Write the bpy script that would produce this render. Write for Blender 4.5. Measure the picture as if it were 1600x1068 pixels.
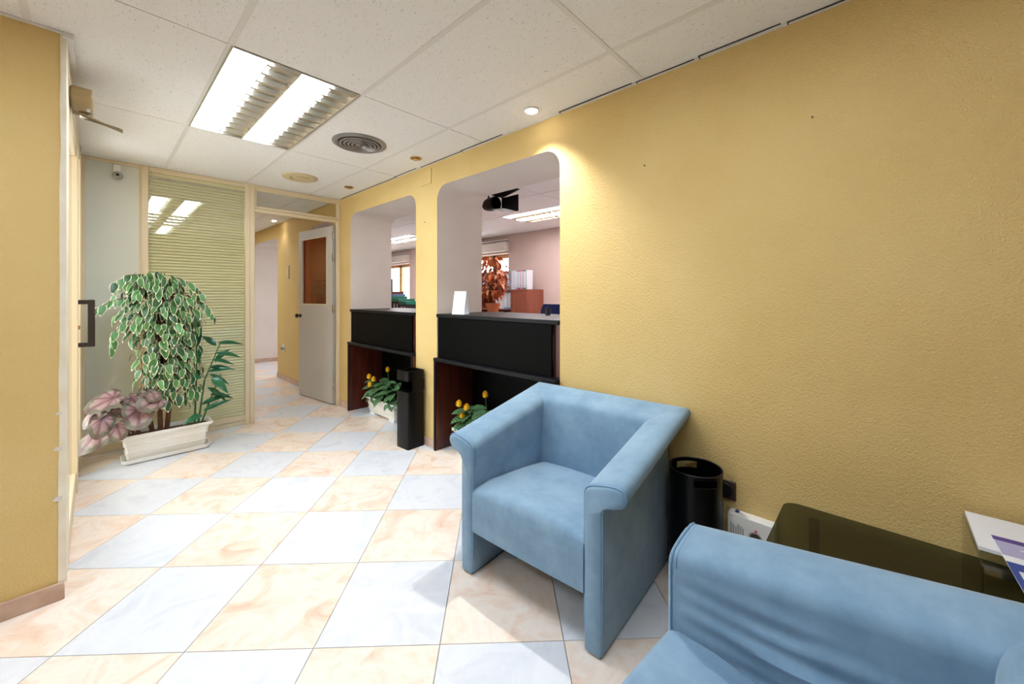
import bpy, bmesh, math, random
from mathutils import Vector, Matrix, noise

random.seed(7)
for _o in list(bpy.data.objects):
    bpy.data.objects.remove(_o)
SC = bpy.context.scene
COL = SC.collection
PI = math.pi

# ------------------------------------------------------------------ camera
CAM_Z = 1.28
YAW = 0.8139
cam_d = bpy.data.cameras.new('camera')
cam_d.sensor_width = 36.0
cam_d.lens = 612.0 / 1600.0 * 36.0
cam_d.shift_y = -(534.0 - 461.0) / 1600.0
cam_d.clip_start = 0.02
cam = bpy.data.objects.new('camera', cam_d)
COL.objects.link(cam)
cam.location = (0, 0, CAM_Z)
cam.rotation_euler = (PI / 2, 0, -YAW)
SC.camera = cam

# ------------------------------------------------------------------ world, exposure
world = bpy.data.worlds.new('daylight')
SC.world = world
world.use_nodes = True
_bg = world.node_tree.nodes['Background']
_bg.inputs[0].default_value = (0.98, 0.98, 1.0, 1)
_bg.inputs[1].default_value = 5.0
SC.view_settings.view_transform = 'Standard'
SC.view_settings.look = 'None'
SC.view_settings.exposure = 0.36
SC.view_settings.gamma = 1.0
SC.view_settings.use_curve_mapping = False
TUBE_POWER = 21.0          # emission of the fluorescent diffusers
OFFICE_TUBE = 29.0
SPOT_WATT = 75.0

# ------------------------------------------------------------------ dimensions
CZ = 2.388                 # ceiling height
WX = 1.94                  # face of the right-hand wall
WT = 0.50                  # its thickness
PY = 4.58                  # face of the glazed partition
LX = -0.09                 # plane of the entrance door
SY = 2.52                  # face of the left stub wall
OX = 5.18                  # far wall of the office


def lin(c):
    return tuple(((v / 255.0) / 12.92 if v / 255.0 <= 0.04045 else ((v / 255.0 + 0.055) / 1.055) ** 2.4) for v in c) + (1.0,)


# ------------------------------------------------------------------ materials
class NT:
    def __init__(self, name):
        self.m = bpy.data.materials.new(name)
        self.m.use_nodes = True
        self.t = self.m.node_tree
        self.b = self.t.nodes['Principled BSDF']
        self.out = self.t.nodes['Material Output']

    def n(self, typ, **kw):
        nd = self.t.nodes.new(typ)
        for k, v in kw.items():
            if k in nd.inputs.keys():
                nd.inputs[k].default_value = v
            else:
                setattr(nd, k, v)
        return nd

    def l(self, a, ao, b, bi):
        self.t.links.new(a.outputs[ao], b.inputs[bi])

    def ramp(self, stops):
        r = self.t.nodes.new('ShaderNodeValToRGB')
        e = r.color_ramp.elements
        while len(e) < len(stops):
            e.new(0.5)
        for i, (p, c) in enumerate(stops):
            e[i].position = p
            e[i].color = c
        return r


def pm(name, col, rough=0.5, metal=0.0, spec=0.5, emit=None, es=0.0, sheen=0.0, col2=None, nscale=6.0, bump=0.0, bscale=60.0, bdist=0.01, coords='Object', detail=4.0, coat=0.0):
    q = NT(name)
    q.b.inputs['Base Color'].default_value = lin(col)
    q.b.inputs['Roughness'].default_value = rough
    q.b.inputs['Metallic'].default_value = metal
    q.b.inputs['Specular IOR Level'].default_value = spec
    q.b.inputs['Sheen Weight'].default_value = sheen
    q.b.inputs['Coat Weight'].default_value = coat
    if emit:
        q.b.inputs['Emission Color'].default_value = lin(emit)
        q.b.inputs['Emission Strength'].default_value = es
    tc = None
    if col2 or bump:
        tc = q.n('ShaderNodeTexCoord')
    if col2:
        nz = q.n('ShaderNodeTexNoise', Scale=nscale, Detail=detail)
        q.l(tc, coords, nz, 'Vector')
        r = q.ramp([(0.35, lin(col)), (0.65, lin(col2))])
        q.l(nz, 'Fac', r, 'Fac')
        q.l(r, 'Color', q.b, 'Base Color')
    if bump:
        nb = q.n('ShaderNodeTexNoise', Scale=bscale, Detail=3.0)
        q.l(tc, coords, nb, 'Vector')
        bp = q.n('ShaderNodeBump', Strength=bump, Distance=bdist)
        q.l(nb, 'Fac', bp, 'Height')
        q.l(bp, 'Normal', q.b, 'Normal')
    return q.m


def stucco(name, c1, c2, strength=0.5, scale=95.0):
    q = NT(name)
    tc = q.n('ShaderNodeTexCoord')
    n1 = q.n('ShaderNodeTexNoise', Scale=2.2, Detail=5.0)
    q.l(tc, 'Object', n1, 'Vector')
    r = q.ramp([(0.3, lin(c1)), (0.7, lin(c2))])
    q.l(n1, 'Fac', r, 'Fac')
    q.l(r, 'Color', q.b, 'Base Color')
    q.b.inputs['Roughness'].default_value = 0.62
    q.b.inputs['Specular IOR Level'].default_value = 0.35
    n2 = q.n('ShaderNodeTexNoise', Scale=scale, Detail=2.5)
    n2.inputs['Distortion'].default_value = 0.7
    q.l(tc, 'Object', n2, 'Vector')
    rr = q.ramp([(0.38, (0, 0, 0, 1)), (0.66, (1, 1, 1, 1))])
    q.l(n2, 'Fac', rr, 'Fac')
    bp = q.n('ShaderNodeBump', Strength=strength, Distance=0.006)
    q.l(rr, 'Color', bp, 'Height')
    q.l(bp, 'Normal', q.b, 'Normal')
    return q.m


def tile_mat(name, stops, rough=0.2):
    q = NT(name)
    tc = q.n('ShaderNodeTexCoord')
    oi = q.n('ShaderNodeObjectInfo')
    mul = q.n('ShaderNodeMath', operation='MULTIPLY')
    mul.inputs[1].default_value = 37.0
    q.l(oi, 'Random', mul, 0)
    add = q.n('ShaderNodeVectorMath', operation='ADD')
    q.l(tc, 'Object', add, 0)
    q.l(mul, 'Value', add, 1)
    nz = q.n('ShaderNodeTexNoise', Scale=5.2, Detail=8.0, Roughness=0.62)
    nz.inputs['Distortion'].default_value = 1.1
    q.l(add, 'Vector', nz, 'Vector')
    r = q.ramp([(p, lin(c)) for p, c in stops])
    q.l(nz, 'Fac', r, 'Fac')
    q.l(r, 'Color', q.b, 'Base Color')
    q.b.inputs['Roughness'].default_value = rough
    q.b.inputs['Specular IOR Level'].default_value = 0.5
    return q.m


def panel_mat(name):
    q = NT(name)
    tc = q.n('ShaderNodeTexCoord')
    oi = q.n('ShaderNodeObjectInfo')
    mul = q.n('ShaderNodeMath', operation='MULTIPLY')
    mul.inputs[1].default_value = 23.0
    q.l(oi, 'Random', mul, 0)
    add = q.n('ShaderNodeVectorMath', operation='ADD')
    q.l(tc, 'Object', add, 0)
    q.l(mul, 'Value', add, 1)
    mp = q.n('ShaderNodeMapping')
    mp.inputs['Scale'].default_value = (1.0, 0.38, 1.0)
    mp.inputs['Rotation'].default_value = (0, 0, 0.5)
    q.l(add, 'Vector', mp, 'Vector')
    nz = q.n('ShaderNodeTexNoise', Scale=210.0, Detail=1.5)
    nz.inputs['Distortion'].default_value = 1.6
    q.l(mp, 'Vector', nz, 'Vector')
    r = q.ramp([(0.27, lin((150, 143, 135))), (0.34, lin((238, 236, 232)))])
    q.l(nz, 'Fac', r, 'Fac')
    q.l(r, 'Color', q.b, 'Base Color')
    bp = q.n('ShaderNodeBump', Strength=0.4, Distance=0.002)
    q.l(r, 'Color', bp, 'Height')
    q.l(bp, 'Normal', q.b, 'Normal')
    q.b.inputs['Roughness'].default_value = 0.95
    q.b.inputs['Specular IOR Level'].default_value = 0.1
    return q.m


def wood_mat(name, c1, c2, rough=0.35, axis=2):
    q = NT(name)
    tc = q.n('ShaderNodeTexCoord')
    mp = q.n('ShaderNodeMapping')
    sc = [9.0, 9.0, 9.0]
    sc[axis] = 0.7
    mp.inputs['Scale'].default_value = sc
    q.l(tc, 'Object', mp, 'Vector')
    nz = q.n('ShaderNodeTexNoise', Scale=4.0, Detail=6.0, Roughness=0.6)
    nz.inputs['Distortion'].default_value = 0.4
    q.l(mp, 'Vector', nz, 'Vector')
    r = q.ramp([(0.3, lin(c1)), (0.7, lin(c2))])
    q.l(nz, 'Fac', r, 'Fac')
    q.l(r, 'Color', q.b, 'Base Color')
    q.b.inputs['Roughness'].default_value = rough
    return q.m


def glass_mat(name, tint, ior=1.5, rough=0.0, boost=1.0):
    """thin pane: transparent tint plus a Fresnel reflection"""
    q = NT(name)
    q.t.nodes.remove(q.b)
    tr = q.n('ShaderNodeBsdfTransparent')
    tr.inputs[0].default_value = lin(tint)
    gl = q.n('ShaderNodeBsdfGlossy')
    gl.inputs['Roughness'].default_value = rough
    f0 = ((ior - 1) / (ior + 1)) ** 2 * boost
    lw = q.n('ShaderNodeLayerWeight', Blend=0.5)
    pw = q.n('ShaderNodeMath', operation='POWER')
    pw.inputs[1].default_value = 5.0
    q.l(lw, 'Facing', pw, 0)
    mu = q.n('ShaderNodeMath', operation='MULTIPLY_ADD')
    mu.inputs[1].default_value = 1.0 - f0
    mu.inputs[2].default_value = f0
    q.l(pw, 'Value', mu, 0)
    mx = q.n('ShaderNodeMixShader')
    q.l(mu, 'Value', mx, 'Fac')
    q.l(tr, 'BSDF', mx, 1)
    q.l(gl, 'BSDF', mx, 2)
    q.l(mx, 'Shader', q.out, 'Surface')
    return q.m


def suede(name):
    q = NT(name)
    tc = q.n('ShaderNodeTexCoord')
    n1 = q.n('ShaderNodeTexNoise', Scale=5.5, Detail=9.0, Roughness=0.66)
    q.l(tc, 'Object', n1, 'Vector')
    r = q.ramp([(0.28, lin((106, 138, 165))), (0.72, lin((138, 168, 192)))])
    q.l(n1, 'Fac', r, 'Fac')
    n3 = q.n('ShaderNodeTexNoise', Scale=150.0, Detail=3.0)
    q.l(tc, 'Object', n3, 'Vector')
    mx = q.n('ShaderNodeMix', data_type='RGBA', blend_type='MULTIPLY')
    mx.inputs[0].default_value = 0.22
    q.l(r, 'Color', mx, 6)
    q.l(n3, 'Color', mx, 7)
    q.l(r, 'Color', q.b, 'Base Color')
    q.b.inputs['Roughness'].default_value = 0.85
    q.b.inputs['Specular IOR Level'].default_value = 0.2
    q.b.inputs['Sheen Weight'].default_value = 0.25
    q.b.inputs['Sheen Roughness'].default_value = 0.5
    bp = q.n('ShaderNodeBump', Strength=0.12, Distance=0.002)
    q.l(n3, 'Fac', bp, 'Height')
    q.l(bp, 'Normal', q.b, 'Normal')
    return q.m


def leaf_mat(name, c1, c2, veins=None, rough=0.4):
    q = NT(name)
    oi = q.n('ShaderNodeObjectInfo')
    tc = q.n('ShaderNodeTexCoord')
    nz = q.n('ShaderNodeTexNoise', Scale=30.0, Detail=3.0)
    q.l(tc, 'Object', nz, 'Vector')
    ad = q.n('ShaderNodeMath', operation='ADD')
    q.l(oi, 'Random', ad, 0)
    q.l(nz, 'Fac', ad, 1)
    hf = q.n('ShaderNodeMath', operation='MULTIPLY')
    hf.inputs[1].default_value = 0.5
    q.l(ad, 'Value', hf, 0)
    r = q.ramp([(0.25, lin(c1)), (0.75, lin(c2))])
    q.l(hf, 'Value', r, 'Fac')
    last = r
    lo = 'Color'
    if veins:
        sp = q.n('ShaderNodeSeparateXYZ')
        q.l(tc, 'UV', sp, 'Vector')
        ab = q.n('ShaderNodeMath', operation='ABSOLUTE')
        q.l(sp, 'X', ab, 0)
        m1 = q.n('ShaderNodeMath', operation='MULTIPLY_ADD')
        m1.inputs[1].default_value = -0.35
        q.l(ab, 'Value', m1, 0)
        q.l(sp, 'Y', m1, 2)
        m2 = q.n('ShaderNodeMath', operation='MULTIPLY')
        m2.inputs[1].default_value = 48.0
        q.l(m1, 'Value', m2, 0)
        sn = q.n('ShaderNodeMath', operation='SINE')
        q.l(m2, 'Value', sn, 0)
        rv = q.ramp([(0.72, (0, 0, 0, 1)), (0.95, (1, 1, 1, 1))])
        q.l(sn, 'Value', rv, 'Fac')
        mx = q.n('ShaderNodeMix', data_type='RGBA')
        q.l(rv, 'Color', mx, 0)
        q.l(r, 'Color', mx, 6)
        mx.inputs[7].default_value = lin(veins)
        last, lo = mx, 2
    q.t.links.new(last.outputs[lo], q.b.inputs['Base Color'])
    q.b.inputs['Roughness'].default_value = rough
    return q.m


M = {}
M['ochre'] = stucco('ochre_stucco', (224, 195, 132), (218, 187, 120), 0.36, 140)
M['ochre_plain'] = pm('ochre_paint', (220, 190, 126), 0.6)
M['reveal'] = stucco('white_plaster', (225, 217, 208), (216, 207, 198), 0.25, 70)
M['pink'] = pm('office_wall_paint', (206, 186, 177), 0.8, col2=(199, 177, 168), nscale=2.0)
M['cream'] = pm('cream_aluminium', (226, 210, 178), 0.4, spec=0.5)
M['cream_white'] = pm('cream_gloss_paint', (240, 232, 212), 0.5, col2=(230, 218, 192), nscale=9)
M['greypanel'] = pm('grey_green_laminate', (214, 217, 206), 0.45)
M['door'] = pm('door_grey_laminate', (196, 190, 182), 0.45)
M['amber'] = glass_mat('amber_glass', (206, 140, 88), 1.45)
M['glass'] = glass_mat('clear_glass', (250, 252, 250), 1.5, boost=1.6)
M['blindglass'] = glass_mat('blind_window_glass', (250, 252, 246), 1.5, boost=1.2)
M['smoked'] = glass_mat('smoked_glass', (156, 163, 146), 1.5)
M['acrylic'] = glass_mat('clear_acrylic', (247, 249, 246), 1.4)
M['slat'] = pm('blind_slat', (236, 227, 198), 0.45)
M['panel'] = panel_mat('fissured_ceiling_panel')
M['tbar'] = pm('ceiling_grid_white', (224, 221, 215), 0.5)
M['dark'] = pm('dark_gap', (52, 48, 44), 0.9)
M['slab'] = pm('plenum_grey', (120, 114, 106), 0.9)
M['grout'] = pm('grout_grey', (176, 176, 178), 0.9)
M['tile_o'] = tile_mat('peach_marble_tile', [(0.28, (230, 194, 168)), (0.42, (243, 220, 201)), (0.55, (248, 236, 224)), (0.72, (240, 215, 195))])
M['tile_b'] = tile_mat('pale_blue_marble_tile', [(0.3, (216, 221, 230)), (0.5, (231, 234, 240)), (0.72, (222, 227, 235))])
M['skirt'] = pm('skirting_tile', (206, 178, 158), 0.3, col2=(186, 154, 132), nscale=9, detail=8)
M['suede'] = suede('blue_suede')
M['pipe'] = pm('blue_piping', (108, 142, 172), 0.8)
M['foot'] = pm('dark_foot', (40, 36, 34), 0.5)
M['black'] = pm('black_laminate', (4, 4, 4), 0.45, spec=0.06)
M['blackedge'] = pm('black_edging', (13, 14, 18), 0.4, spec=0.18)
M['mahog'] = wood_mat('mahogany_veneer', (54, 20, 14), (92, 40, 26))
M['brownwood'] = wood_mat('brown_cabinet_veneer', (124, 66, 48), (150, 84, 62), 0.4)
M['framewood'] = wood_mat('window_wood', (196, 148, 92), (216, 172, 118), 0.4)
M['blackmetal'] = pm('black_painted_metal', (6, 6, 7), 0.32, spec=0.22)
M['blackplastic'] = pm('black_plastic', (22, 20, 20), 0.4)
M['bronze'] = pm('dark_bronze_handle', (44, 36, 32), 0.35)
M['planter'] = pm('white_planter_plastic', (250, 249, 244), 0.45, col2=(242, 239, 232), nscale=5)
M['soil'] = pm('potting_soil', (66, 52, 44), 0.95, col2=(120, 104, 92), nscale=60, bump=1.0, bscale=70, bdist=0.02)
M['fic_g'] = leaf_mat('ficus_green', (18, 70, 30), (84, 142, 76))
M['fic_w'] = pm('ficus_cream_margin', (226, 228, 196), 0.45)
M['bark'] = pm('stem_bark', (116, 72, 48), 0.8, col2=(92, 54, 38), nscale=40)


def begonia(name):
    q = NT(name)
    tc = q.n('ShaderNodeTexCoord')
    sp = q.n('ShaderNodeSeparateXYZ')
    q.l(tc, 'UV', sp, 'Vector')
    nz = q.n('ShaderNodeTexNoise', Scale=38.0, Detail=4.0)
    q.l(tc, 'Object', nz, 'Vector')
    ad = q.n('ShaderNodeMath', operation='MULTIPLY_ADD')
    ad.inputs[1].default_value = 0.45
    q.l(nz, 'Fac', ad, 0)
    q.l(sp, 'Y', ad, 2)
    r = q.ramp([(0.28, lin((96, 62, 68))), (0.50, lin((150, 112, 118))), (0.85, lin((168, 136, 138))), (1.0, lin((150, 138, 126))), (1.2, lin((112, 108, 92)))])
    q.l(ad, 'Value', r, 'Fac')
    m1 = q.n('ShaderNodeMath', operation='MULTIPLY')
    m1.inputs[1].default_value = PI * 9
    q.l(sp, 'X', m1, 0)
    cs = q.n('ShaderNodeMath', operation='COSINE')
    q.l(m1, 'Value', cs, 0)
    ab = q.n('ShaderNodeMath', operation='ABSOLUTE')
    q.l(cs, 'Value', ab, 0)
    rv = q.ramp([(0.80, (0, 0, 0, 1)), (0.99, (0.8, 0.8, 0.8, 1))])
    q.l(ab, 'Value', rv, 'Fac')
    mx = q.n('ShaderNodeMix', data_type='RGBA')
    q.l(rv, 'Color', mx, 0)
    q.l(r, 'Color', mx, 6)
    mx.inputs[7].default_value = lin((108, 78, 78))
    q.t.links.new(mx.outputs[2], q.b.inputs['Base Color'])
    q.b.inputs['Roughness'].default_value = 0.45
    return q.m


M['begonia'] = begonia('begonia_leaf')
M['beg_s'] = pm('begonia_stem', (130, 96, 78), 0.6)
M['lance'] = leaf_mat('lance_leaf_green', (14, 70, 44), (50, 122, 80), rough=0.3)
M['aph'] = leaf_mat('striped_leaf_green', (24, 76, 38), (66, 122, 68), veins=(168, 198, 152), rough=0.4)
M['stemg'] = pm('green_stem', (64, 104, 54), 0.6)
M['yellow'] = pm('yellow_petal', (255, 200, 18), 0.6, col2=(255, 216, 60), nscale=50)
M['orange_l'] = pm('autumn_leaf_orange', (206, 104, 38), 0.6)
M['rust_l'] = pm('autumn_leaf_rust', (150, 66, 34), 0.6)
M['pale_l'] = pm('autumn_leaf_pale', (226, 176, 130), 0.6)
M['terracotta'] = pm('terracotta', (186, 100, 56), 0.6)
M['tube'] = pm('fluorescent_diffuser', (255, 255, 255), 0.5, emit=(228, 240, 255), es=TUBE_POWER)
M['tube_2'] = pm('dimmed_fluorescent_diffuser', (255, 255, 255), 0.5, emit=(228, 240, 255), es=TUBE_POWER * 0.55)  # same diffuser, dimmed to keep the upper right of the ochre wall darker
M['tube_o'] = pm('office_fluorescent_diffuser', (255, 255, 255), 0.5, emit=(255, 246, 250), es=OFFICE_TUBE)
M['mirror'] = pm('mirror_louvre', (226, 220, 206), 0.28, metal=1.0)
M['house'] = pm('fixture_housing', (196, 190, 178), 0.3, metal=0.6)
M['brass'] = pm('polished_brass', (196, 150, 82), 0.2, metal=1.0)
M['chrome'] = pm('chrome', (208, 208, 210), 0.15, metal=1.0)
M['lampoff'] = pm('lamp_lens', (206, 178, 130), 0.2, metal=0.6)
M['lampon'] = pm('lit_lamp_lens', (255, 255, 255), 0.4, emit=(255, 248, 236), es=30.0)
M['vent'] = pm('grey_aluminium_diffuser', (146, 142, 138), 0.35, metal=0.5)
M['beigevent'] = pm('beige_plastic', (208, 190, 150), 0.5)
M['white'] = pm('white_plastic', (236, 236, 232), 0.4)
M['greyplas'] = pm('grey_plastic', (168, 168, 164), 0.5)
M['brownplas'] = pm('brown_plastic', (62, 46, 38), 0.35)
M['red'] = pm('red_indicator', (230, 46, 40), 0.4)
M['bluebit'] = pm('blue_switch', (40, 56, 120), 0.4)
M['paper'] = pm('white_paper', (238, 240, 246), 0.6)
M['purple'] = pm('purple_print', (86, 62, 150), 0.5)
M['lilac'] = pm('lilac_print', (178, 176, 216), 0.5)
M['blueprint'] = pm('blue_print', (46, 76, 160), 0.5)
M['orangeprint'] = pm('orange_print', (226, 140, 60), 0.5)
M['bronzebox'] = pm('door_closer_beige', (158, 134, 92), 0.4)
M['closerarm'] = pm('door_closer_arm', (120, 100, 66), 0.35, metal=0.5)
M['navy'] = pm('navy_fabric', (26, 38, 96), 0.85)
M['teal'] = pm('teal_plastic', (26, 140, 112), 0.45)
M['speckle'] = pm('speckled_card', (60, 62, 72), 0.7, col2=(190, 190, 196), nscale=160)
M['b_white'] = pm('binder_white', (206, 210, 216), 0.5)
M['b_blue'] = pm('binder_blue', (120, 160, 198), 0.5)
M['b_red'] = pm('binder_red', (204, 50, 56), 0.5)
M['b_green'] = pm('binder_green', (58, 130, 92), 0.5)
M['b_black'] = pm('binder_black', (34, 34, 38), 0.5)
M['b_yellow'] = pm('binder_yellow', (228, 190, 74), 0.5)
M['screw'] = pm('steel_nail', (112, 104, 96), 0.4, metal=0.8)


# ------------------------------------------------------------------ mesh building
class MB:
    def __init__(self):
        self.v, self.f, self.m = [], [], []

    def add(self, verts, faces, mi=0):
        o = len(self.v)
        self.v += [tuple(p) for p in verts]
        self.f += [tuple(i + o for i in fc) for fc in faces]
        self.m += [mi] * len(faces)
        return self

    def box(self, x0, x1, y0, y1, z0, z1, mi=0):
        v = [(x0, y0, z0), (x1, y0, z0), (x1, y1, z0), (x0, y1, z0), (x0, y0, z1), (x1, y0, z1), (x1, y1, z1), (x0, y1, z1)]
        return self.add(v, [(0, 3, 2, 1), (4, 5, 6, 7), (0, 1, 5, 4), (1, 2, 6, 5), (2, 3, 7, 6), (3, 0, 4, 7)], mi)

    def loft(self, rings, mi=0, caps=True, closed=True, capmi=None):
        n = len(rings[0])
        v = [p for r in rings for p in r]
        fs = []
        for i in range(len(rings) - 1):
            for j in range(n if closed else n - 1):
                k = (j + 1) % n
                fs.append((i * n + j, i * n + k, (i + 1) * n + k, (i + 1) * n + j))
        self.add(v, fs, mi)
        if caps:
            o = len(self.v) - len(v)
            self.f.append(tuple(o + j for j in range(n))[::-1])
            self.f.append(tuple(o + (len(rings) - 1) * n + j for j in range(n)))
            self.m += [mi if capmi is None else capmi] * 2
        return self

    def tube(self, path, r, n=8, mi=0):
        path = [Vector(p) for p in path]
        rs = r if isinstance(r, (list, tuple)) else [r] * len(path)
        rings = []
        ref = Vector((0, 0, 1))
        for i, p in enumerate(path):
            d = (path[min(i + 1, len(path) - 1)] - path[max(i - 1, 0)]).normalized()
            a = ref - d * ref.dot(d)
            if a.length < 0.05:
                a = Vector((1, 0, 0)) - d * d.x
            a.normalize()
            ref = a
            b = d.cross(a)
            rings.append([tuple(p + (a * math.cos(2 * PI * k / n) + b * math.sin(2 * PI * k / n)) * rs[i]) for k in range(n)])
        return self.loft(rings, mi)

    def lathe(self, prof, c=(0, 0, 0), n=32, mi=0, axis='z', caps=False):
        rings = []
        for r, h in prof:
            ring = []
            for k in range(n):
                a = 2 * PI * k / n
                p = (r * math.cos(a), r * math.sin(a), h)
                if axis == 'x':
                    p = (h, r * math.cos(a), r * math.sin(a))
                elif axis == 'y':
                    p = (r * math.sin(a), h, r * math.cos(a))
                ring.append((p[0] + c[0], p[1] + c[1], p[2] + c[2]))
            rings.append(ring)
        return self.loft(rings, mi, caps)

    def mesh(self, name, mats, smooth=None, fix=True):
        me = bpy.data.meshes.new(name)
        me.from_pydata(self.v, [], self.f)
        for mm in (mats if isinstance(mats, (list, tuple)) else [mats]):
            me.materials.append(M[mm])
        for p, mi in zip(me.polygons, self.m):
            p.material_index = mi
        if fix:
            bm = bmesh.new()
            bm.from_mesh(me)
            bmesh.ops.remove_doubles(bm, verts=bm.verts, dist=1e-5)
            bmesh.ops.recalc_face_normals(bm, faces=bm.faces)
            bm.to_mesh(me)
            bm.free()
        if smooth is not None:
            for p in me.polygons:
                p.use_smooth = True
            me.set_sharp_from_angle(angle=math.radians(smooth))
        me.update()
        return me

    def build(self, name, mats, parent=None, smooth=None, bevel=0.0, seg=2, world=True, at=None, fix=True):
        """world=True: coordinates are world ones; a parent's location is subtracted"""
        org = None
        if parent is not None and world:
            org = root_loc(parent)
        elif at is not None:
            org = Vector(at)
        if org is not None:
            self.v = [(p[0] - org.x, p[1] - org.y, p[2] - org.z) for p in self.v]
        me = self.mesh(name, mats, smooth, fix)
        o = bpy.data.objects.new(name, me)
        COL.objects.link(o)
        if parent is not None:
            o.parent = parent
        elif at is not None:
            o.location = at
        if bevel:
            b = o.modifiers.new('bevel', 'BEVEL')
            b.width = bevel
            b.segments = seg
            b.limit_method = 'ANGLE'
            b.angle_limit = math.radians(40)
            if smooth is None:
                for p in me.polygons:
                    p.use_smooth = True
                me.set_sharp_from_angle(angle=math.radians(50))
        return o


def root_loc(o):
    v = Vector((0, 0, 0))
    while o is not None:
        v += o.location
        o = o.parent
    return v


def tag(o, label, cat, group=None):
    o['label'] = label
    o['category'] = cat
    if group:
        o['group'] = group
    return o


def thing(name, label, cat, loc=(0, 0, 0), rz=0.0, group=None):
    o = bpy.data.objects.new(name, None)
    o.empty_display_size = 0.1
    COL.objects.link(o)
    o.location = loc
    o.rotation_euler = (0, 0, rz)
    return tag(o, label, cat, group)


def struct(name, label=None, loc=(0, 0, 0)):
    o = bpy.data.objects.new(name, None)
    COL.objects.link(o)
    o.location = loc
    o['kind'] = 'structure'
    if label:
        o['label'] = label
    return o


def S(o, label=None):
    o['kind'] = 'structure'
    if label:
        o['label'] = label
    return o


def inst(name, me, parent, loc, rot=None, scale=None):
    o = bpy.data.objects.new(name, me)
    COL.objects.link(o)
    o.parent = parent
    o.location = loc
    if rot is not None:
        o.rotation_euler = rot
    if scale is not None:
        o.scale = scale if isinstance(scale, (tuple, list)) else (scale,) * 3
    return o


def B(x0, x1, y0, y1, z0, z1):
    return MB().box(x0, x1, y0, y1, z0, z1)


# ------------------------------------------------------------------ floor
floor = S(B(-2.4, 5.6, -2.4, 10.6, -0.06, -0.0125).build('floor', 'grout'), 'checkered marble tile floor of peach and pale blue squares')
T = 0.4564
FY = 0.7797
FX0, FY0 = -1.1278, 1.4449
tb = MB()
hw = T / 2 - 0.0016
tb.box(-hw, hw, -hw, hw, -0.012, 0.0)
tile_me = {k: None for k in 'ob'}
for k in 'ob':
    mb = MB().box(-hw, hw, -hw, hw, -0.010, 0.0)
    tile_me[k] = mb.mesh('tile', 'tile_' + k)
cf, sf = math.cos(FY), math.sin(FY)
for r in range(-14, 24):
    for c in range(-16, 18):
        gx, gy = FX0 + (c + 0.5) * T, FY0 + (r + 0.5) * T
        x, y = gx * cf + gy * sf, -gx * sf + gy * cf
        main = (-2.3 < x < 2.6 and -2.3 < y < 2.9) or (-0.45 < x < 2.75 and 2.5 < y < 9.2)
        if main:
            inst('tile', tile_me['o' if (r + c) % 2 == 0 else 'b'], floor, (x, y, 0), (0, 0, -FY))
S(B(2.44, 5.4, -1.0, 10.3, -0.0124, 0.001).build('floor', 'tile_b'), 'pale tiled floor of the office behind the counters')

# ------------------------------------------------------------------ right wall with rounded openings
OPEN = [(1.43, 2.69), (3.005, 4.31), (4.78, 5.50), (6.89, 8.62)]
OTOP = 2.185
RAD = 0.12


def comb(y_lo, y_hi, opens, top):
    pts = [(y_lo, 0.0)]
    mats = []
    for a, b in opens:
        pts.append((a, 0.0))
        for k in range(9):
            t = PI - k * PI / 16
            pts.append((a + RAD + RAD * math.cos(t), OTOP - RAD + RAD * math.sin(t)))
        for k in range(9):
            t = PI / 2 - k * PI / 16
            pts.append((b - RAD + RAD * math.cos(t), OTOP - RAD + RAD * math.sin(t)))
        pts.append((b, 0.0))
    pts += [(y_hi, 0.0), (y_hi, top), (y_lo, top)]
    return pts


pts = comb(-2.3, 10.2, OPEN, CZ + 0.08)
bm = bmesh.new()
fv = [bm.verts.new((WX, p[0], p[1])) for p in pts]
bv = [bm.verts.new((WX + WT, p[0], p[1])) for p in pts]
n = len(pts)
ff = bm.faces.new(fv)
fb = bm.faces.new(bv[::-1])
ff.material_index = 0
fb.material_index = 2
for i in range(n):
    j = (i + 1) % n
    q = bm.faces.new((fv[j], fv[i], bv[i], bv[j]))
    q.material_index = 1
    q.smooth = True
bmesh.ops.recalc_face_normals(bm, faces=bm.faces)
bmesh.ops.triangulate(bm, faces=[ff, fb], ngon_method='EAR_CLIP')
me = bpy.data.meshes.new('wall_right')
bm.to_mesh(me)
bm.free()
me.set_sharp_from_angle(angle=math.radians(40))
for mm in ('ochre', 'reveal', 'pink'):
    me.materials.append(M[mm])
wall_right = bpy.data.objects.new('wall_right', me)
COL.objects.link(wall_right)
S(wall_right, 'ochre textured wall with tall round-cornered openings')

S(B(-2.3, LX - 0.012, SY, SY + 0.12, 0, CZ + 0.05).build('wall_left', 'ochre'), 'ochre textured stub wall at the left')
S(B(-2.42, -2.3, -2.3, SY, 0, CZ + 0.05).build('wall_side', 'ochre'), 'ochre side wall behind the viewpoint')
S(B(-2.42, WX, -2.42, -2.3, 0, CZ + 0.05).build('wall_front', 'ochre'), 'ochre wall behind the viewpoint')
# smooth cream corner strip of the stub wall, slightly uneven where paint flaked
mb = MB()
rings = []
for k in range(25):
    z = 0.07 + (CZ - 0.07) * k / 24
    w = -0.013 + 0.004 * noise.noise(Vector((3.1, 0, z * 5))) + (0.006 if z < 1.9 else 0.0) * (1 - z / 2.4)
    rings.append([(LX - 0.03 - w, SY - 0.003, z), (LX, SY - 0.003, z), (LX, SY + 0.13, z), (LX - 0.03 - w, SY + 0.13, z)])
S(mb.loft(rings).build('trim_1', 'cream_white'), 'smooth cream corner strip at the end of the ochre stub wall')
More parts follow.
